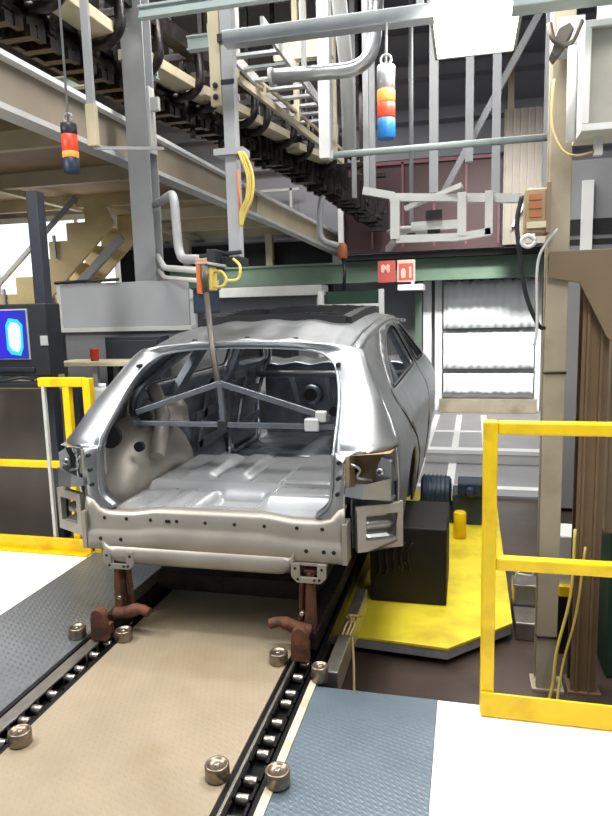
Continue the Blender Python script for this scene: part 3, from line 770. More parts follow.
b = MB().prism([(.36, 2.86), (.38, 2.83), (.42, 2.88), (.46, 2.95), (.44, 2.98), (.39, 2.96)], 'XZ', 3.46, 3.56); b.tube(smooth_path([(.35, 3.45, 2.98), (.37, 3.43, 2.9), (.44, 3.44, 2.88), (.49, 3.46, 2.98)], 6), .014, 8); b.build('clamp', 'dark_rod', t, bevel=.006)
MB().box(.40, .52, 3.555, 3.582, 2.86, 3.04).build('saddle', 'pale', t)
# equipment seen between the columns
t = thing('panel_rack', 'pale rack with dark slots beyond the cream and brown columns', 'rack', (1.2, 7.0, PIT))
b = MB().box(.80, 2.2, 7.0, 7.5, PIT+.04, 3.05); b.build('cabinet', 'wallg', t)
b = MB().box(.86, 2.0, 6.985, 7.0, 2.35, 2.50); b.box(.86, 2.0, 6.985, 7.0, 2.26, 2.31); b.build('slot', 'dark', t)
MB().box(1.04, 1.14, 6.93, 6.985, 2.0, 2.85).build('cover_strip', 'whitep', t)

# ================================================================== LEFT: monitor, cabinets, table, stairs
t = thing('monitor_stand', 'dark screen lit blue on a tall dark post', 'monitor', (-3.12, 4.42, 0))
MB().box(-3.17, -3.075, 4.40, 4.49, -.041, 2.62).build('post', 'dkblue', t, bevel=.005)
b = MB().box(-3.75, -2.93, 4.18, 4.36, 1.28, 1.80); b.box(-3.75, -3.05, 4.165, 4.18, 1.31, 1.345)
sb = b.build('casing', 'black', t, bevel=.012)
MB().box(-3.70, -3.075, 4.168, 4.181, 1.40, 1.765).build('bezel', 'greycol', sb, bevel=.003)
MB().box(-3.69, -3.085, 4.158, 4.166, 1.41, 1.755).build('screen', 'screen', sb)
b = MB().prism([(-3.20, 1.47), (-3.155, 1.46), (-3.135, 1.50), (-3.13, 1.63), (-3.15, 1.66), (-3.20, 1.67), (-3.225, 1.63), (-3.225, 1.51)], 'XZ', 4.150, 4.156); b.build('glyph', 'glyph', sb)
b = MB().prism([(-3.22, 1.44), (-3.14, 1.43), (-3.115, 1.49), (-3.11, 1.65), (-3.15, 1.69), (-3.22, 1.70), (-3.25, 1.65), (-3.25, 1.48)], 'XZ', 4.153, 4.1575); b.build('glyph_border', 'halo', sb)
b = MB().box(-2.985, -2.925, 4.17, 4.181, 1.50, 1.57); b.build('latch', 'greycol', sb, bevel=.003)
MB().box(-3.16, -3.10, 4.36, 4.41, 1.40, 1.7).build('mount', 'black', t)
b = MB().box(-3.8, -3.0, 4.12, 4.36, 1.20, 1.235); b.tube(smooth_path([(-3.4, 4.15, 1.26), (-3.3, 4.13, 1.25), (-3.15, 4.16, 1.27), (-3.08, 4.2, 1.25)], 6), .013, 6); b.box(-3.3, -3.06, 4.34, 4.41, 1.2, 1.235)
b.build('keyboard_tray', 'black', t, bevel=.003)

t = thing('sheet_metal_guard', 'dull grey brown sheet guard below the monitor', 'panel', (-3.8, 4.75, PIT))
MB().box(-4.8, -3.02, 4.72, 4.76, PIT+.001, 1.12).build('sheet', 'curtain', t, bevel=.004)
b = MB().box(-4.8, -3.02, 4.70, 4.78, 1.12, 1.16); b.build('top_edge', 'stair', t)
t = thing('edge_post', 'dark upright post beside the grey brown sheet guard', 'post', (-3.05, 4.6, PIT))
MB().box(-3.08, -2.97, 4.56, 4.66, PIT+.012, 1.18).build('shaft', 'dkblue', t, bevel=.004)
MB().box(-3.12, -2.93, 4.54, 4.69, PIT+.001, PIT+.012).build('foot_plate', 'dkblue', t)
t = thing('work_table', 'pale topped work table with the red cup on it', 'table', (-2.98, 4.95, PIT))
MB().box(-3.30, -2.62, 4.74, 5.08, 1.30, 1.335).build('top', 'creamboard', t, bevel=.004)
b = MB().box(-2.68, -2.64, 4.78, 4.82, PIT+.001, 1.3); b.build('leg', 'greycol', t); MB().box(-2.9, -2.86, 5.0, 5.04, PIT+.001, 1.3).build('leg', 'greycol', t)
MB().box(-2.96, -2.92, 4.78, 4.82, PIT+.001, 1.3).build('leg', 'greycol', t); MB().box(-2.68, -2.64, 5.0, 5.04, PIT+.001, 1.3).build('leg', 'greycol', t)
b = MB().lathe((-2.98, 4.86, 1.336), [(.028, 0), (.034, .005), (.036, .09), (.038, .10), (.02, .101)], 20)
tag(b.build('red_cup', 'red', loc=(-2.98, 4.86, 1.336)), 'small red cup standing on the work table', 'cup')
t = thing('white_jug', 'white plastic container behind the yellow guardrail under the table', 'container', (-2.85, 4.68, .9))
MB().box(-2.90, -2.72, 4.60, 4.72, .90, 1.14).build('body', 'pale', t, bevel=.02)
MB().lathe((-2.81, 4.66, 1.14), [(.03, 0), (.03, .03)], 14).build('cap', 'whitep', t)
t = thing('storage_locker', 'grey metal locker standing under the white container behind the guardrail', 'locker', (-2.82, 4.66, PIT))
MB().box(-2.93, -2.70, 4.57, 4.73, PIT+.001, .898).build('body', 'greycab', t, bevel=.006)

t = thing('guard_screen', 'grey machine enclosure with pale screen in front of the grey column', 'enclosure', (-2.9, 5.4, PIT))
MB().box(-3.56, -2.32, 5.34, 5.9, PIT+.001, 1.56).build('base_cabinet', 'greycab', t, bevel=.006)
MB().box(-3.56, -2.32, 5.30, 5.335, 1.60, 1.985).build('screen', 'clear', t, bevel=.004)
b = MB().box(-3.58, -2.30, 5.28, 5.36, 1.56, 1.60); b.box(-3.58, -3.54, 5.29, 5.35, 1.6, 1.99); b.build('frame', 'pale', t, bevel=.003)
b = MB().tube([(-3.58, 5.28, 2.0), (-2.95, 5.28, 2.01)], .014, 8); b.build('top_hose', 'black', t)
t = thing('dark_cabinet', 'dark blue grey cabinet standing at the front of the grey enclosure', 'cabinet', (-2.76, 5.2, PIT))
MB().box(-3.02, -2.50, 5.10, 5.27, PIT+.001, 1.52).build('body', 'dkblue', t, bevel=.006)
MB().box(-2.995, -2.525, 5.085, 5.10, .6, 1.49).build('door', 'dkblue', t, bevel=.004)
t = thing('blue_bin', 'small dusty blue bin hanging at the enclosure beneath the yellow hoist', 'bin', (-2.0, 5.6, 1.9))
MB().box(-2.30, -2.15, 5.36, 5.6, 1.70, 1.90).build('body', 'motor', t, bevel=.006)
MB().box(-2.31, -2.14, 5.35, 5.61, 1.90, 1.915).build('rim', 'motor', t)
MB().box(-2.318, -2.30, 5.4, 5.5, 1.7, 1.9).build('hook', 'greycol', t)

t = thing('grey_column', 'tall grey steel column standing behind the grey enclosure and its pale screen', 'column', (-3.04, 6.05, PIT))
MB().hcol(-3.04, 6.05, PIT+.001, 6.98, .225, .18, .014).build('shaft', 'greycol', t, bevel=.003)
b = MB().box(-2.926, -2.90, 5.97, 6.08, 3.2, 3.8); b.box(-2.926, -2.82, 5.98, 6.03, 3.58, 3.70); b.build('clamp_plate', 'pale', t, bevel=.003)

# staircase
t = thing('staircase', 'yellow steel staircase rising to the mezzanine before the bright window', 'stairs', (-5, 7.9, PIT))
n = 9; x0, z0, dx, dz = -6.75, 1.16, .265, .212
saw = []
for i in range(n):
    saw += [(x0+i*dx, z0+i*dz), (x0+i*dx, z0+(i+1)*dz)]
saw += [(x0+n*dx, z0+n*dz), (x0+n*dx+.12, z0+n*dz-.25)]
saw += [(x0+.25, z0-.42)]
MB().prism(saw, 'XZ', 7.55, 7.60).build('stringer', 'stair', t)
MB().prism(saw, 'XZ', 8.35, 8.40).build('stringer', 'stair', t)
for i in range(n):
    MB().box(x0+i*dx-.01, x0+(i+1)*dx, 7.60, 8.35, z0+(i+1)*dz-.03, z0+(i+1)*dz).build('tread', 'stair', t)
b = MB().bar((x0-.1, 7.52, z0+.20), (x0+n*dx-.35, 7.52, z0+n*dz+.08), .05, .05)
for i in (0, 3, 6): b.bar((x0+i*dx+.1, 7.52, z0+i*dz+.0), (x0+i*dx+.1, 7.52, z0+i*dz+.28), .03, .03)
b.build('handrail', 'greycol', t)
b = MB().bar((x0+.32, 7.52, z0-.50), (x0+n*dx+.25, 7.52, z0+n*dz-.42), .06, .10); b.build('lower_beam', 'greycol', t)
MB().box(-6.3, -6.2, 7.6, 7.7, PIT+.035, .95).build('support', 'stair', t); MB().box(-5.3, -5.2, 7.62, 7.72, PIT+.035, 1.5).build('support', 'stair', t)

# mezzanine platform
t = thing('mezzanine', 'large overhead platform with brown underside and pale edge beam', 'platform', (-5, 8, 3.2))
MB().box(-9.4, -3.40, 2.6, 13.6, 3.42, 3.56).build('deck', 'under', t)
b = MB().box(-3.40, -3.36, 2.6, 13.6, 3.25, 3.58); b.build('edge_web', 'fascia', t)
MB().box(-3.46, -3.28, 2.6, 13.6, 3.58, 3.62).build('edge_flange', 'whitep', t)
MB().box(-3.46, -3.28, 2.6, 13.6, 3.20, 3.245).build('edge_flange', 'pale', t)
for k, y in enumerate((4.0, 5.6, 7.2, 8.8, 10.4, 12.0, 13.4)):
    MB().box(-9.4, -3.41, y, y+.08, 3.25, 3.42).build('joist', 'creamboard', t)
MB().box(-5.6, -5.5, 2.6, 13.6, 3.22, 3.30).build('purlin', 'creamboard', t)
MB().box(-7.6, -7.5, 2.6, 13.6, 3.22, 3.30).build('purlin', 'creamboard', t)
for x in (-8.6, -5.8, -4.0): MB().box(x, x+.14, 13.1, 13.24, PIT+.035, 3.22).build('post', 'creamboard', t)
def eb(z, wd, hg): return MB().bar((-3.37, 10.6, 3.60+z), (-2.43, 13.45, 3.10+z), wd, hg)
eb(0, .16, .05).build('angled_flange', 'whitep', t); eb(-.36, .16, .05).build('angled_flange', 'pale', t); eb(-.18, .04, .32).build('angled_web', 'creamboard', t)
MB().grid([[(-3.40, 10.6, 3.27), (-3.40, 13.5, 3.27)], [(-3.39, 10.62, 3.26), (-2.46, 13.45, 2.78)]], False).build('angled_soffit', 'under', t, solid=.03)
b = MB()
for i in range(9):
    x = -9.2+i*.7; b.box(x, x+.05, 13.62, 13.66, 3.2, 4.2)
b.box(-9.2, -3.4, 13.62, 13.66, 4.15, 4.2); b.box(-9.2, -3.4, 13.62, 13.66, 3.2, 3.3); b.build('railing', 'pale', t)

# ================================================================== OVERHEAD
# conveyor
cpath = smooth_path([(-3.58, 3.8, 4.06), (-3.55, 5.0, 4.07), (-3.51, 6.0, 4.06), (-3.38, 7.2, 4.05), (-3.14, 8.4, 4.04), (-2.93, 9.6, 4.02), (-2.46, 11.2, 3.86), (-1.95, 11.8, 3.52), (-1.50, 12.1, 3.24)], 8)
t = thing('overhead_conveyor', 'long overhead conveyor with greasy black chain carrying cream boards', 'conveyor', (-2.8, 6, 3.7))
b = MB()
for p, q in zip(cpath, cpath[1:]):
    b.bar(p+Vector((0, 0, .17)), q+Vector((0, 0, .17)), .16, .06); b.bar(p+Vector((0, 0, .08)), q+Vector((0, 0, .08)), .04, .16); b.bar(p, q, .24, .05)
b.build('rail', 'chain', t)
b = MB()
for p, q in zip(cpath[:-14], cpath[1:-13]): b.bar(p+Vector((.42, 0, .50)), q+Vector((.42, 0, .50)), .16, .16)
b.build('power_rail', 'chain', t)
b = MB()
L = 0; acc = []
for p, q in zip(cpath, cpath[1:]):
    n_ = max(1, int((q-p).length/.085))
    for i in range(n_): acc.append((p+(q-p)*(i/n_), (q-p).normalized()))
for i, (p, d) in enumerate(acc):
    b.bar(p+Vector((-.10, 0, -.09))-d*.05, p+Vector((-.10, 0, -.09))+d*.05, .06, .15 if i % 2 else .10); b.bar(p+Vector((.10, 0, -.08))-d*.05, p+Vector((.10, 0, -.08))+d*.05, .06, .10 if i % 2 else .14)
    if p.y > 9.2: b.obox(p+Vector((.02*math.sin(i*2.1), 0, .10+.05*math.sin(i*1.3))), (.34, .10, .44+.10*math.sin(i*1.7)))
    if i % 2 == 0: b.obox(p+Vector((0, 0, -.11)), (.30, .09, .09))
    if i % 5 == 0: b.lathe(p+Vector((.15, 0, .06)), [(.05, -.03), (.06, 0), (.05, .03)], 10, 'x')
b.build('chain', 'chain', t)
for i in range(2, len(cpath)-6, 4):
    b = MB(); p = cpath[i]; b.box(p.x-.15, p.x-.09, p.y-.04, p.y+.04, p.z-.04, p.z+.55); b.box(p.x+.09, p.x+.15, p.y-.04, p.y+.04, p.z-.04, p.z+.55)
    b.box(p.x-.15, p.x+.15, p.y-.05, p.y+.05, p.z+.5, p.z+.58); b.box(p.x+.15, p.x+.42, p.y-.05, p.y+.05, p.z+.5, p.z+.58); b.box(p.x-.03, p.x+.03, p.y-.03, p.y+.03, p.z+.58, 6.98)
    b.build('yoke', 'chain', t, bevel=.008)
for i in range(28, 60, 4):
    p = cpath[i]; MB().tube([(p.x+.02, p.y, p.z-.1), (p.x+.02, p.y, p.z-.27)], [.025, .04], 8).build('pusher_dog', 'chain', t)

# load boards carried above the chain
def load_board(y, dx, zz, label, first=None):
    i = min(range(len(cpath)), key=lambda k: abs(cpath[k].y-y)); p = cpath[i]; q = cpath[min(i+3, len(cpath)-1)]
    ang = math.atan2(-(q.x-p.x), q.y-p.y); loc = (p.x+dx, p.y, p.z+zz)
    if first: return dup(first, loc, label, ang)
    t = thing('load_board', label, 'board', loc, 'cream boards on the overhead conveyor')
    x, yy, z = loc
    MB().box(x-.13, x+.13, yy-.55, yy+.50, z-.05, z+.05).build('board', 'creamboard', t, bevel=.006)
    for s in (-1, 1):
        b = MB(); b.tube(fillet([(x+.16, yy+s*.40+.1, z+.50), (x+.18, yy+s*.40+.1, z-.0), (x+.05, yy+s*.40+.1, z-.12), (x-.30, yy+s*.40+.1, z-.10)], .12), .05, 8)
        b.build('hook', 'chain', t)
    t.rotation_euler.z = ang
    return t
lb = load_board(5.2, .32, .16, 'cream board with black hooks on the conveyor above the red signal lamp')
load_board(6.7, .32, .14, 'cream board with black hooks on the conveyor beside the upper part of the grey column', lb)
load_board(7.9, .32, .14, 'cream board with black hooks on the conveyor beyond the grey column, before the mast', lb)
load_board(9.1, .32, .14, 'cream board with black hooks on the conveyor just beyond the hanging mast', lb)
load_board(10.4, .32, .14, 'cream board on the overhead conveyor under the end of the cable tray', lb)

def xbeam(name, label, cat, x0, x1, y, z, h, m, grp=None, tilt=0.):
    t = thing(name, label, cat, ((x0+x1)/2, y, z), grp)
    MB().box(x0, x1, y-h*.35, y+h*.35, z-h*.5, z-h*.5+.012).build('flange', m, t)
    MB().box(x0, x1, y-h*.35, y+h*.35, z+h*.5-.012, z+h*.5).build('flange', m, t)
    MB().box(x0, x1, y-.012, y+.012, z-h*.5+.012, z+h*.5-.012).build('web', m, t)
    return t
xbeam('overhead_beam', 'teal grey overhead beam crossing in front of the hanging mast top', 'beam', -1.90, -.2, 3.85, 3.46, .07, 'teal')
t = thing('overhead_beam', 'pale steel box beam running from the hanging mast to the bright lamp', 'beam', (-.8, 4.05, 3.33))
MB().box(-1.45, -.20, 4.0, 4.10, 3.29, 3.37).build('box_section', 'galv', t, bevel=.006)
MB().box(-.30, -.26, 4.02, 4.08, 3.371, 6.98).build('hanger', 'galv', t)
t = thing('overhead_beam', 'teal white beam passing above the cream column', 'beam', (.6, 3.0, 2.9))
MB().box(.16, 1.4, 2.96, 3.06, 2.875, 2.98).build('box_section', 'teal', t, bevel=.006)
MB().box(1.0, 1.04, 2.98, 3.04, 2.981, 6.98).build('hanger', 'teal', t)
xbeam('overhead_beam', 'teal beam behind the cord of the red signal lamp', 'beam', -6.5, -3.05, 6.5, 4.10, .12, 'teal')
xbeam('overhead_beam', 'teal beam between the grey column and the hanging mast', 'beam', -2.5, -.9, 6.0, 4.12, .12, 'teal')
# hanging mast with hoist
t = thing('hanging_mast', 'grey square mast hanging from the beams above the car roof', 'mast', (-1.47, 4.25, 2.05))
MB().box(-1.535, -1.455, 4.2, 4.28, 2.06, 3.60).build('square_tube', 'greycol', t, bevel=.005)
b = MB().box(-1.625, -1.55, 4.23, 4.27, 3.02, 3.60); b.build('cream_strip', 'creamboard', t, bevel=.003)
b = MB()
for z in (3.14, 3.07): b.lathe((-1.588, 4.228, z), [(.018, 0), (.018, -.012), (.008, -.013)], 14, 'y')
b.box(-1.54, -1.45, 4.194, 4.2, 3.13, 3.16); b.box(-1.55, -1.44, 4.185, 4.295, 3.38, 3.43); b.build('black_clamp', 'black', t, bevel=.003)
b = MB().box(-1.60, -1.40, 4.17, 4.31, 2.70, 2.74); b.build('collar_plate', 'greycol', t)
b = MB()
for k, dx in enumerate((0, .02, -.015)): b.tube(smooth_path([(-1.44, 4.19, 2.72), (-1.40+dx, 4.16, 2.68), (-1.355+dx, 4.15, 2.55), (-1.37+dx, 4.16, 2.42), (-1.42+dx, 4.18, 2.34), (-1.44, 4.19, 2.25)], 8), .010, 8)
b.build('yellow_hose', 'hose', t)
b = MB().tube([(-1.448, 4.19, 2.6), (-1.442, 4.19, 2.3)], .007, 6); b.build('orange_cable', 'orange', t)
t = thing('tool_hoist', 'orange and yellow tool hoist with rod clamped below the hanging mast', 'hoist', (-1.48, 4.0, 1.95))
b = MB().box(-1.56, -1.43, 4.10, 4.29, 2.0, 2.055); b.bar((-1.72, 4.15, 2.07), (-1.43, 4.15, 2.085), .03, .025); b.box(-1.62, -1.56, 4.02, 4.19, 1.98, 2.10); b.build('black_clamp', 'black', t, bevel=.004)
MB().box(-1.60, -1.545, 3.88, 4.0, 1.84, 1.985).build('yellow_block', 'hose', t, bevel=.006)
b = MB().box(-1.635, -1.601, 3.87, 3.99, 1.82, 2.03); b.build('orange_block', 'orange', t, bevel=.006)
b = MB().lathe((-1.57, 3.87, 1.93), [(.016, .01), (.016, -.012)], 12, 'y'); b.build('port', 'hole', t)
b = MB()
b.tube(smooth_path([(-1.47, 4.1, 2.04), (-1.42, 4.08, 1.99), (-1.43, 4.06, 1.91), (-1.50, 4.0, 1.90)], 8), .010, 8)
b.tube(smooth_path([(-1.55, 3.95, 1.95), (-1.49, 3.93, 1.95), (-1.46, 3.93, 1.90), (-1.49, 3.92, 1.86), (-1.56, 3.92, 1.865)], 8), .010, 8)
b.build('yellow_hose', 'hose', t)
b = MB().box(-1.60, -1.52, 3.78, 4.12, 1.99, 2.005); b.build('arm', 'greycol', t, bevel=.003)
b = MB().tube([(-1.545, 3.80, 1.83), (-1.44, 3.60, 1.48), (-1.325, 3.45, 1.09)], .017, 10); b.tube([(-1.55, 3.80, 1.99), (-1.545, 3.80, 1.82)], .022, 10)
b.build('hanging_rod', 'dark_rod', t)
b = MB().bar((-1.895, 3.45, 1.078), (-.69, 3.45, 1.074), .024, .028); b.build('cross_tube', 'silver_lo', t, bevel=.003)
b = MB().bar((-1.87, 3.45, 1.14), (-1.345, 3.45, 1.31), .022, .032); b.bar((-1.345, 3.45, 1.31), (-.72, 3.45, 1.12), .022, .032); b.bar((-1.345, 3.45, 1.31), (-1.335, 3.45, 1.08), .03, .03)
b.build('diagonal_tube', 'silver_lo', t, bevel=.003)
b = MB().box(-.86, -.78, 3.42, 3.48, 1.05, 1.12); b.box(-.80, -.74, 3.43, 3.47, 1.10, 1.16); b.build('gripper', 'pale', t, bevel=.008)
b = MB().box(-1.365, -1.31, 3.43, 3.47, 1.045, 1.10); b.build('coupling', 'black', t, bevel=.004)
# bent support arm between column and hoist
t = thing('bent_pipe_arm', 'grey bent double pipe arm from the grey column to the hoist', 'pipe', (-2.1, 4.7, 2.3))
b = MB().tube(fillet([(-2.93, 6.02, 2.74), (-2.22, 4.9, 2.62), (-2.18, 4.85, 2.12), (-1.62, 4.25, 2.05)], .14, 8), .035, 12); b.build('pipe', 'greycol', t)
b = MB().tube(fillet([(-2.93, 6.02, 2.26), (-2.45, 5.15, 2.08), (-1.62, 4.20, 1.97)], .12, 8), .024, 12); b.tube(fillet([(-2.93, 6.02, 2.12), (-2.45, 5.15, 2.0), (-1.62, 4.18, 1.90)], .12, 8), .018, 12); b.build('pipe', 'pale', t)

# bent silver ducts
t = thing('bent_duct', 'fat silver pipe bending upward beside the orange signal lamp', 'pipe', (-.9, 5, 3.5))
MB().tube(fillet([(-1.42, 5.0, 3.42), (-.68, 5.0, 3.40), (-.62, 5.0, 4.3)], .22, 10), .052, 16).build('pipe', 'galv', t)
b = MB().tube([(-1.45, 5.0, 3.42), (-1.42, 5.0, 3.42)], .062, 16); b.build('flange', 'pale', t)
b = MB().box(-1.2, -1.17, 4.98, 5.02, 3.45, 4.5); b.build('hanger', 'pale', t)
tag(MB().tube([(-1.0, 5.35, 4.25), (-1.06, 6.1, 3.75), (-1.12, 6.5, 3.18)], .06, 12).build('slanting_duct', 'whitep', loc=(-1.05, 6, 3.7)), 'white slanting pipe behind the bent silver pipe', 'pipe')
b = MB().box(-1.41, -1.31, 6.5, 6.6, 3.15, 6.98); tag(b.build('white_hanger', 'whitep', loc=(-1.36, 6.55, 3.15)), 'thick white vertical hanger above the conveyor end', 'hanger')
# cable tray
t = thing('cable_tray', 'silver ladder cable tray above the conveyor behind the bent pipe', 'cable tray', (-1.9, 7, 4.0))
for x in (-2.12, -1.66): MB().box(x, x+.03, 5.5, 8.4, 3.96, 4.06).build('side_rail', 'pale', t)
for k in range(9): MB().box(-2.09, -1.66, 5.7+k*.32, 5.78+k*.32, 3.975, 4.0).build('rung', 'galv', t)
MB().box(-2.12, -2.09, 6.2, 6.25, 4.06, 6.7).build('hanger', 'pale', t); MB().box(-1.66, -1.63, 8.0, 8.05, 4.06, 6.7).build('hanger', 'pale', t)
# conveyor side frame (cream rail)
t = thing('conveyor_side_frame', 'cream side frame with short struts along the conveyor under the cable tray', 'frame', (-1.9, 7.8, 3.8))
MB().bar((-2.17, 6.4, 3.92), (-1.62, 8.9, 3.62), .04, .07).build('lower_rail', 'creamboard', t)
MB().bar((-2.17, 6.4, 4.06), (-1.62, 8.9, 3.76), .03, .03).build('upper_rail', 'creamboard', t)
for k in range(6):
    f = k/5; p = Vector((-2.17, 6.4, 3.92)).lerp(Vector((-1.62, 8.9, 3.62)), f); MB().box(p.x-.015, p.x+.015, p.y-.015, p.y+.015, p.z, p.z+.14).build('strut', 'creamboard', t)
MB().box(-1.70, -1.64, 8.6, 8.66, 3.66, 6.7).build('hanger', 'creamboard', t); MB().box(-1.93, -1.87, 7.6, 7.66, 3.8, 6.7).build('hanger', 'creamboard', t)
tag(MB().box(-1.95, -1.35, 6.9, 7.02, 4.22, 4.44).box(-1.68, -1.62, 6.93, 6.99, 4.44, 6.98).build('cream_box', 'creamboard', loc=(-1.65, 6.95, 4.3)), 'cream box hanging from the roof just above the silver cable tray', 'box')

# lamp
t = thing('ceiling_lamp', 'bright rectangular ceiling lamp, the only one lit in view', 'lamp', (.02, 4.2, 3.42))
b = MB().box(-.24, -.222, 3.3, 4.93, 3.38, 3.47); b.box(.272, .29, 3.3, 4.93, 3.38, 3.47); b.box(-.24, .29, 4.912, 4.93, 3.38, 3.47); b.box(-.24, .29, 3.3, 4.93, 3.47, 3.49); b.box(-.24, .29, 3.3, 3.318, 3.38, 3.47)
b.build('housing', 'pale', t)
MB().box(-.222, .272, 3.318, 4.912, 3.39, 3.41).build('diffuser', 'lamp', t)
for y in (3.6, 4.7): MB().box(-.02, .0, y, y+.02, 3.49, 6.7).build('hanger', 'pale', t)
area('ceiling_lamp_light', (.02, 3.9, 3.36), .48, 1.5, 70)
# second, long lamp row nearer the camera over the right deck (the plate's glare)
area('deck_lamp_light', (.9, 1.4, 3.3), .5, 1.6, 70)
# light pipe
t = thing('light_tube', 'pale bluish horizontal tube in front of the dark roof space', 'tube', (-.3, 6, 3.05))
MB().tube([(-1.17, 6.0, 3.055), (.62, 6.0, 3.055)], .03, 12).build('tube', 'teal', t); MB().box(-1.195, -1.175, 5.99, 6.01, 3.09, 6.98).build('hanger', 'greycol', t)
b = MB().box(.62, .66, 5.96, 6.04, 3.0, 3.10); b.build('end_cap', 'dark', t); MB().box(-1.20, -1.17, 5.97, 6.03, 3.02, 3.09).build('end_cap', 'pale', t)
# hanger rods
for x, z0, z1, y, wd, lab in ((-1.12, 3.05, 6.98, 8.0, .10, 'grey vertical hanger rod behind the orange signal lamp'), (-.40, 3.0, 6.98, 8.0, .10, 'pale hanger rod between the orange signal lamp and the short rod'),
                              (-.01, 3.35, 6.98, 8.2, .09, 'short grey hanger rod ending beside the diagonal brace'), (.28, 2.9, 6.98, 8.0, .09, 'pale hanger rod beside the ribbed sheet panel, crossed by the diagonal brace'), (-1.42, 3.1, 6.98, 8.6, .05, 'thin grey hanger rod beside the thick white hanger')):
    tag(MB().box(x-wd/2, x+wd/2, y-.04, y+.04, z0, z1).build('hanger_rod', 'greycol', loc=(x, y, z0)), lab, 'hanger', 'hanger rods below the roof')
tag(MB().bar((-.35, 8.4, 2.98), (1.86, 8.4, 6.95), .08, .07).build('diagonal_brace', 'greycol', loc=(.2, 8.4, 3)), 'grey diagonal brace crossing behind the hanger rods', 'brace')
# white guard frame at conveyor end
t = thing('conveyor_end_guard', 'white angled guard frame below the hanger rods at the conveyor end', 'frame', (-.3, 7.5, 2.5))
b = MB()
def fb(p, q, wd=.08): b.bar(p, q, wd, wd)
fb((-1.14, 7.5, 2.99), (-.80, 7.5, 2.91)); fb((-.85, 7.5, 2.90), (-.05, 7.6, 2.86)); fb((-.05, 7.6, 2.86), (.78, 7.6, 2.80), .09)
b.build('upper_rail', 'pale', t); b = MB()
fb((-.78, 7.5, 2.45), (-.1, 7.5, 2.44)); fb((-.1, 7.5, 2.44), (.22, 7.5, 2.48)); fb((-1.05, 9.0, 2.48), (-.78, 7.5, 2.45), .06)
b.build('lower_rail', 'pale', t)
for x, wd in ((-.79, .10), (-.08, .09), (.20, .08)):
    b = MB(); fb((x, 7.5, 2.45), (x, 7.5, 2.90), wd); b.build('upright', 'pale', t)
MB().box(.74, .80, 7.57, 7.63, 2.84, 6.98).build('hanger', 'greycol', t); MB().box(-1.13, -1.07, 7.47, 7.53, 3.0, 6.98).build('hanger', 'greycol', t)
b = MB(); fb((-.70, 7.7, 2.80), (-.08, 7.5, 2.98), .05); b.build('brace', 'pale', t)
b = MB(); fb((-.65, 7.9, 2.62), (-.12, 7.9, 2.62), .10); b.build('inner_plate', 'pale', t)
MB().box(-.48, -.30, 7.8, 7.86, 2.68, 2.78).build('bracket', 'dark', t); MB().box(-.46, -.32, 7.8, 7.86, 2.52, 2.57).build('bracket', 'dark', t)
t = thing('conveyor_take_up_wheel', 'pale horizontal wheel at the lower end of the overhead conveyor', 'wheel', (-.95, 9.4, 2.72))
MB().lathe((-.78, 9.5, 2.72), [(.30, 0), (.34, .02), (.34, .05), (.30, .07)], 28).build('rim', 'pale', t)
MB().lathe((-.78, 9.5, 2.70), [(.06, 0), (.06, .14)], 16).build('hub', 'chain', t); MB().lathe((-.78, 9.5, 2.84), [(.03, 0), (.03, 4.14)], 10).build('hanger', 'greycol', t)

# signal lamps
def signal(loc, label, cols, zs, r, hook):
    t = thing('signal_lamp', label, 'signal lamp', loc, 'hanging signal lamps'); x, y, z = loc
    for nm, m, (a, c) in zip(('blue_base', 'orange_lens', 'red_lens', 'top_cap'), cols, zs):
        MB().lathe((x, y, z+a), [(r*.9, 0), (r, .006), (r, c-a-.006), (r*.9, c-a)], 18).build(nm, m, t)
    MB().tube([(x, y, z+zs[-1][1]), (x+.005, y, z+hook)], .008, 8).build('cord', 'greycol', t)
    b = MB().tube([(x+.03*math.cos(a), y, z+zs[-1][1]+.03+.03*math.sin(a)) for a in [2*math.pi*k/14 for k in range(15)]], .008, 6); b.build('hook', 'greycol', t)
    return t
signal((-2.52, 4.0, 2.625), 'red and orange lit signal lamp with dark blue base under the mezzanine edge', ('motor', 'lamporange', 'lampred', 'dkblue'), ((0, .095), (.095, .135), (.135, .24), (.24, .31)), .052, 4.36)
signal((-.47, 4.0, 2.665), 'orange signal lamp with bright blue base hanging beside the bent silver pipe', ('bluep', 'lampred', 'lamporange', 'galv'), ((0, .115), (.115, .20), (.20, .27), (.27, .40)), .052, .625)
t = thing('signal_bracket', 'cream bracket plate holding the hanging red signal lamp cord', 'bracket', (-2.40, 4.1, 2.9))
MB().box(-2.43, -2.36, 4.06, 4.10, 2.80, 3.06).build('plate', 'creamboard', t, bevel=.004)
MB().box(-2.42, -2.37, 4.065, 4.095, 3.06, 6.98).build('hanger', 'greycol', t); MB().bar((-2.40, 4.08, 2.79), (-2.05, 4.4, 2.83), .012, .02).build('arm', 'greycol', t)

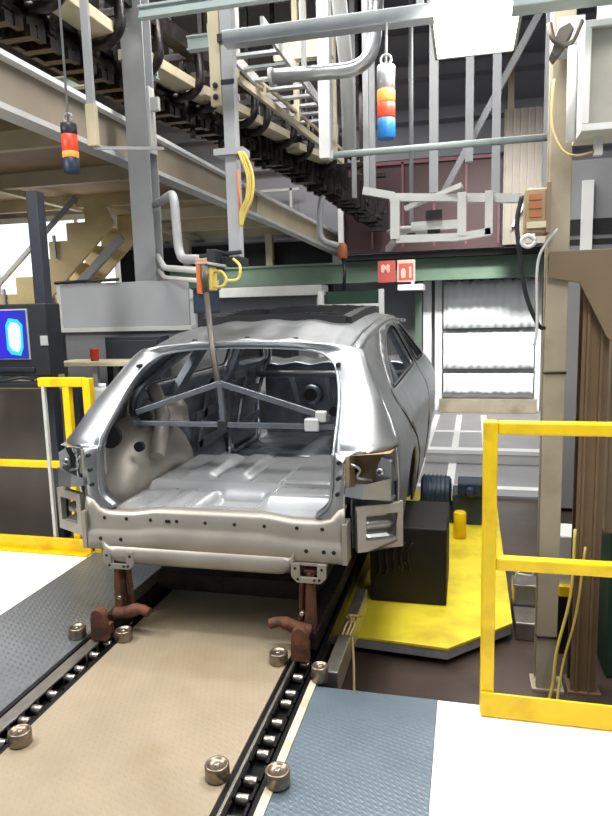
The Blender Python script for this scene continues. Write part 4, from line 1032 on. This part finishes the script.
# ================================================================== BACK OF THE HALL
# white tarps
t = thing('tarp_frame', 'pale frame with posts holding the white sheets', 'frame', (.3, 13.6, PIT))
for x, wd in ((-.80, .16), (-.58, .14), (1.32, .10)): MB().box(x-wd/2, x+wd/2, 13.55, 13.7, PIT+.035, 2.30).build('post', 'whitep', t)
for z in (1.22, .42): MB().box(-.51, 1.27, 13.56, 13.62, z-.03, z+.03).build('rail', 'greycol', t)
def tarp(z0, z1, label, m='tarp', wav=.025):
    rows = []
    for j in range(7):
        z = z0+(z1-z0)*j/6
        rows.append([(-.48+1.72*k/40, 13.48+.025*math.sin(k*1.7)+.012*math.sin(k*.6+j), z + (wav*math.sin(k*1.4) if j == 6 else 0)) for k in range(41)])
    return tag(MB().grid(rows).build('white_sheet', m, loc=(.38, 13.5, z0), solid=.012), label, 'sheet', 'white sheets under the green beam')
tarp(1.27, 2.20, 'uppermost white hanging sheet with wavy upper edge')
tarp(.47, 1.18, 'middle one of the three white hanging sheets', wav=0)
tarp(-.02, .38, 'lowest white hanging sheet just above the cream bumper rail', wav=0)
tag(MB().box(-.55, 1.3, 13.3, 13.42, PIT+.035, -.12).build('floor_bumper', 'cream', loc=(.38, 13.36, PIT)), 'low cream bumper rail on the floor before the white sheets', 'bumper')
t = thing('low_barrier', 'low grey barrier with white edge across the far floor', 'barrier', (.2, 9.0, PIT))
MB().box(-.55, 1.3, 8.9, 9.05, PIT+.035, -.25).build('panel', 'pale', t); MB().box(-.57, 1.32, 8.88, 9.07, -.25, -.20).build('top_edge', 'whitep', t)
# green beam
t = thing('green_beam', 'long green horizontal beam across the back wall', 'beam', (-1, 12.9, 2.4))
MB().box(-6.0, 2.4, 12.85, 12.95, 2.24, 2.56).build('web', 'green', t); MB().box(-6.0, 2.4, 12.78, 13.02, 2.20, 2.24).build('flange', 'green', t)
MB().box(-6.0, 2.4, 12.78, 13.02, 2.56, 2.60).build('flange', 'green', t)
for x in (-4.6, -1.0, 1.5): MB().box(x, x+.12, 13.02, 13.14, PIT+.035, 2.6).build('post', 'green', t)
# maroon mesh bins
t = thing('maroon_fence', 'maroon mesh fence high across the back behind the white frame', 'fence', (-.8, 12.5, 3.4))
for k in range(5): MB().box(-2.3+k*.56, -1.76+k*.56, 12.5, 12.54, 2.80, 4.28).build('mesh_panel', 'maroon', t)
for k in range(6): MB().box(-2.32+k*.56, -2.28+k*.56, 12.46, 12.56, 2.72, 4.30).build('post', 'maroonedge', t)
MB().box(-2.32, .52, 12.46, 12.56, 4.26, 4.32).build('rail', 'maroonedge', t)
MB().box(-2.33, 1.0, 12.44, 12.58, 2.72, 2.80).build('rail', 'maroon', t)
MB().box(-2.36, -2.26, 12.38, 12.45, 2.75, 3.85).build('end_post', 'whitep', t)
t = thing('dark_platform', 'dark overhang beneath the maroon fence across the back', 'platform', (-1, 12.9, 2.7))
MB().box(-2.36, 2.4, 12.60, 13.98, 2.63, 2.71).build('slab', 'dark', t); MB().box(-2.36, 2.4, 12.585, 12.6, 2.61, 2.71).build('edge', 'black', t)
t = thing('ribbed_panel', 'cream ribbed sheet panel between the maroon fence and the cream column', 'panel', (.9, 12.0, 2.7))
b = MB().box(.55, 1.5, 12.0, 12.05, 2.72, 4.9)
for k in range(8): b.box(.58+k*.115, .62+k*.115, 11.97, 12.0, 2.72, 4.9)
b.build('sheet', 'ribbed', t); MB().box(.6, .7, 12.05, 12.12, 4.5, 6.98).build('hanger', 'taupe', t); MB().box(1.35, 1.45, 12.05, 12.12, 4.5, 6.98).build('hanger', 'taupe', t); MB().bar((.7, 11.9, 3.0), (1.0, 11.9, 3.6), .04, .04).build('brace', 'pale', t)
# signs
def sign(x0, x1, label, m):
    t = thing('wall_sign', label, 'sign', ((x0+x1)/2, 12.3, 2.15), 'red signs on the green beam')
    MB().box(x0, x1, 12.30, 12.33, 2.17, 2.56).build('plate', m, t)
    MB().box((x0+x1)/2-.02, (x0+x1)/2+.02, 12.33, 12.84, 2.40, 2.44).build('bracket', 'greycol', t)
    return t
t = sign(-1.62, -1.30, 'pinkish red square sign with split pale pictogram on the green beam', 'signred')
b = MB().prism([(-1.56, 2.36), (-1.52, 2.34), (-1.48, 2.42), (-1.44, 2.34), (-1.40, 2.36), (-1.40, 2.48), (-1.44, 2.50), (-1.47, 2.46), (-1.52, 2.50), (-1.56, 2.47)], 'XZ', 12.29, 12.299); b.build('pictogram', 'signcream', t)
t = sign(-1.265, -.945, 'red square sign with pale border and upright pictogram on the green beam', 'signcream')
MB().box(-1.235, -.975, 12.29, 12.299, 2.20, 2.50).build('field', 'signred', t)
b = MB().prism([(-1.19, 2.24), (-1.12, 2.24), (-1.11, 2.36), (-1.135, 2.41), (-1.175, 2.41), (-1.20, 2.36)], 'XZ', 12.28, 12.289); b.box(-1.05, -1.01, 12.28, 12.289, 2.24, 2.44); b.build('pictogram', 'signcream', t)
tag(MB().box(-1.25, -.80, 12.2, 12.9, 2.02, 2.12).box(-1.05, -1.0, 12.8, 12.86, 2.12, 2.2).build('sign_shelf', 'whitep', loc=(-1, 12.3, 2.05)), 'short white strip shelf just under the red signs', 'shelf')
# green rack
t = thing('parts_rack', 'white framed rack with dark green shelves beyond the car roof', 'rack', (-1.9, 11.2, PIT))
for x in (-2.46, -1.44): MB().box(x, x+.08, 11.0, 11.1, PIT+.035, 2.02).build('upright', 'whitep', t)
for z in (1.74, 1.28): MB().box(-2.38, -1.44, 11.0, 11.06, z, z+.05).build('rail', 'whitep', t)
b = MB().box(-2.38, -1.44, 11.08, 11.6, .6, .65); b.box(-2.38, -1.44, 11.08, 11.6, 1.28, 1.33); b.box(-2.38, -1.44, 11.08, 11.6, 1.74, 1.78); b.build('shelf', 'dkgreen', t)
for i, (z, lab) in enumerate(((1.785, 'dark green bin on the top shelf of the white framed rack'), (1.335, 'dark green bin on the middle shelf of the white framed rack'), (.655, 'dark green bin on the lowest shelf of the white framed rack'))):
    h = (.22, .36, .5)[i]
    o = MB().prism([(-2.34, z), (-1.48, z), (-1.46, z+h), (-2.36, z+h)], 'XZ', 11.12, 11.55).build('green_bin', 'dkgreen', loc=(-1.9, 11.3, z)); tag(o, lab, 'bin', 'green bins on the rack')
t = thing('long_rack', 'long white shelf with dark parts under the mezzanine behind the car', 'rack', (-3.6, 12, PIT))
MB().box(-5.2, -2.6, 11.9, 12.5, 1.98, 2.16).build('shelf', 'pale', t)
for x in (-5.2, -2.7): MB().box(x, x+.1, 11.95, 12.05, PIT+.035, 1.98).build('post', 'pale', t)
MB().box(-5.1, -2.7, 12.4, 12.45, PIT+.035, 1.98).build('back_panel', 'wallg', t)
b = MB()
t2 = thing('dark_machine', 'dark machine standing in front of the long white shelf behind the car', 'machine', (-3.6, 11.5, PIT))
MB().box(-4.0, -3.0, 11.2, 11.7, PIT+.035, 1.2).build('base', 'black', t2, bevel=.02); MB().lathe((-3.5, 11.45, 1.2), [(.4, 0), (.36, .3), (.2, .5), (.15, .52)], 20).build('head', 'black', t2)
t = thing('dark_opening_sheet', 'dark sheet with green band standing in for the dark opening below the mezzanine', 'partition', (-5, 13.0, PIT))
MB().box(-8.5, -2.7, 13.4, 13.5, 2.05, 3.1).build('panel', 'dark', t)  # darkness of the opening put into the sheet's colour
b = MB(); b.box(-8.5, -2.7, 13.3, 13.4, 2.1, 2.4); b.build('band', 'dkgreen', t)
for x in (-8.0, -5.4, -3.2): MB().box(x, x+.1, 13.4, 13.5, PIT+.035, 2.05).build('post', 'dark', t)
t = thing('pipe_hook', 'grey hooked pipe with orange valve hanging beneath the conveyor end', 'pipe', (-2.4, 11.25, 2.6))
MB().tube(fillet([(-2.40, 11.25, 3.60), (-2.46, 11.25, 3.35), (-2.46, 11.25, 2.86), (-2.12, 11.25, 2.76)], .16, 8), .055, 12).build('pipe', 'greycol', t)
MB().lathe((-2.08, 11.25, 2.55), [(.07, 0), (.085, .02), (.085, .20), (.05, .26)], 14).build('valve', 'sticker', t)
MB().tube([(-2.06, 11.25, 2.55), (-2.04, 11.22, 2.3), (-2.06, 11.2, 2.03)], .03, 8).build('hose', 'black', t)
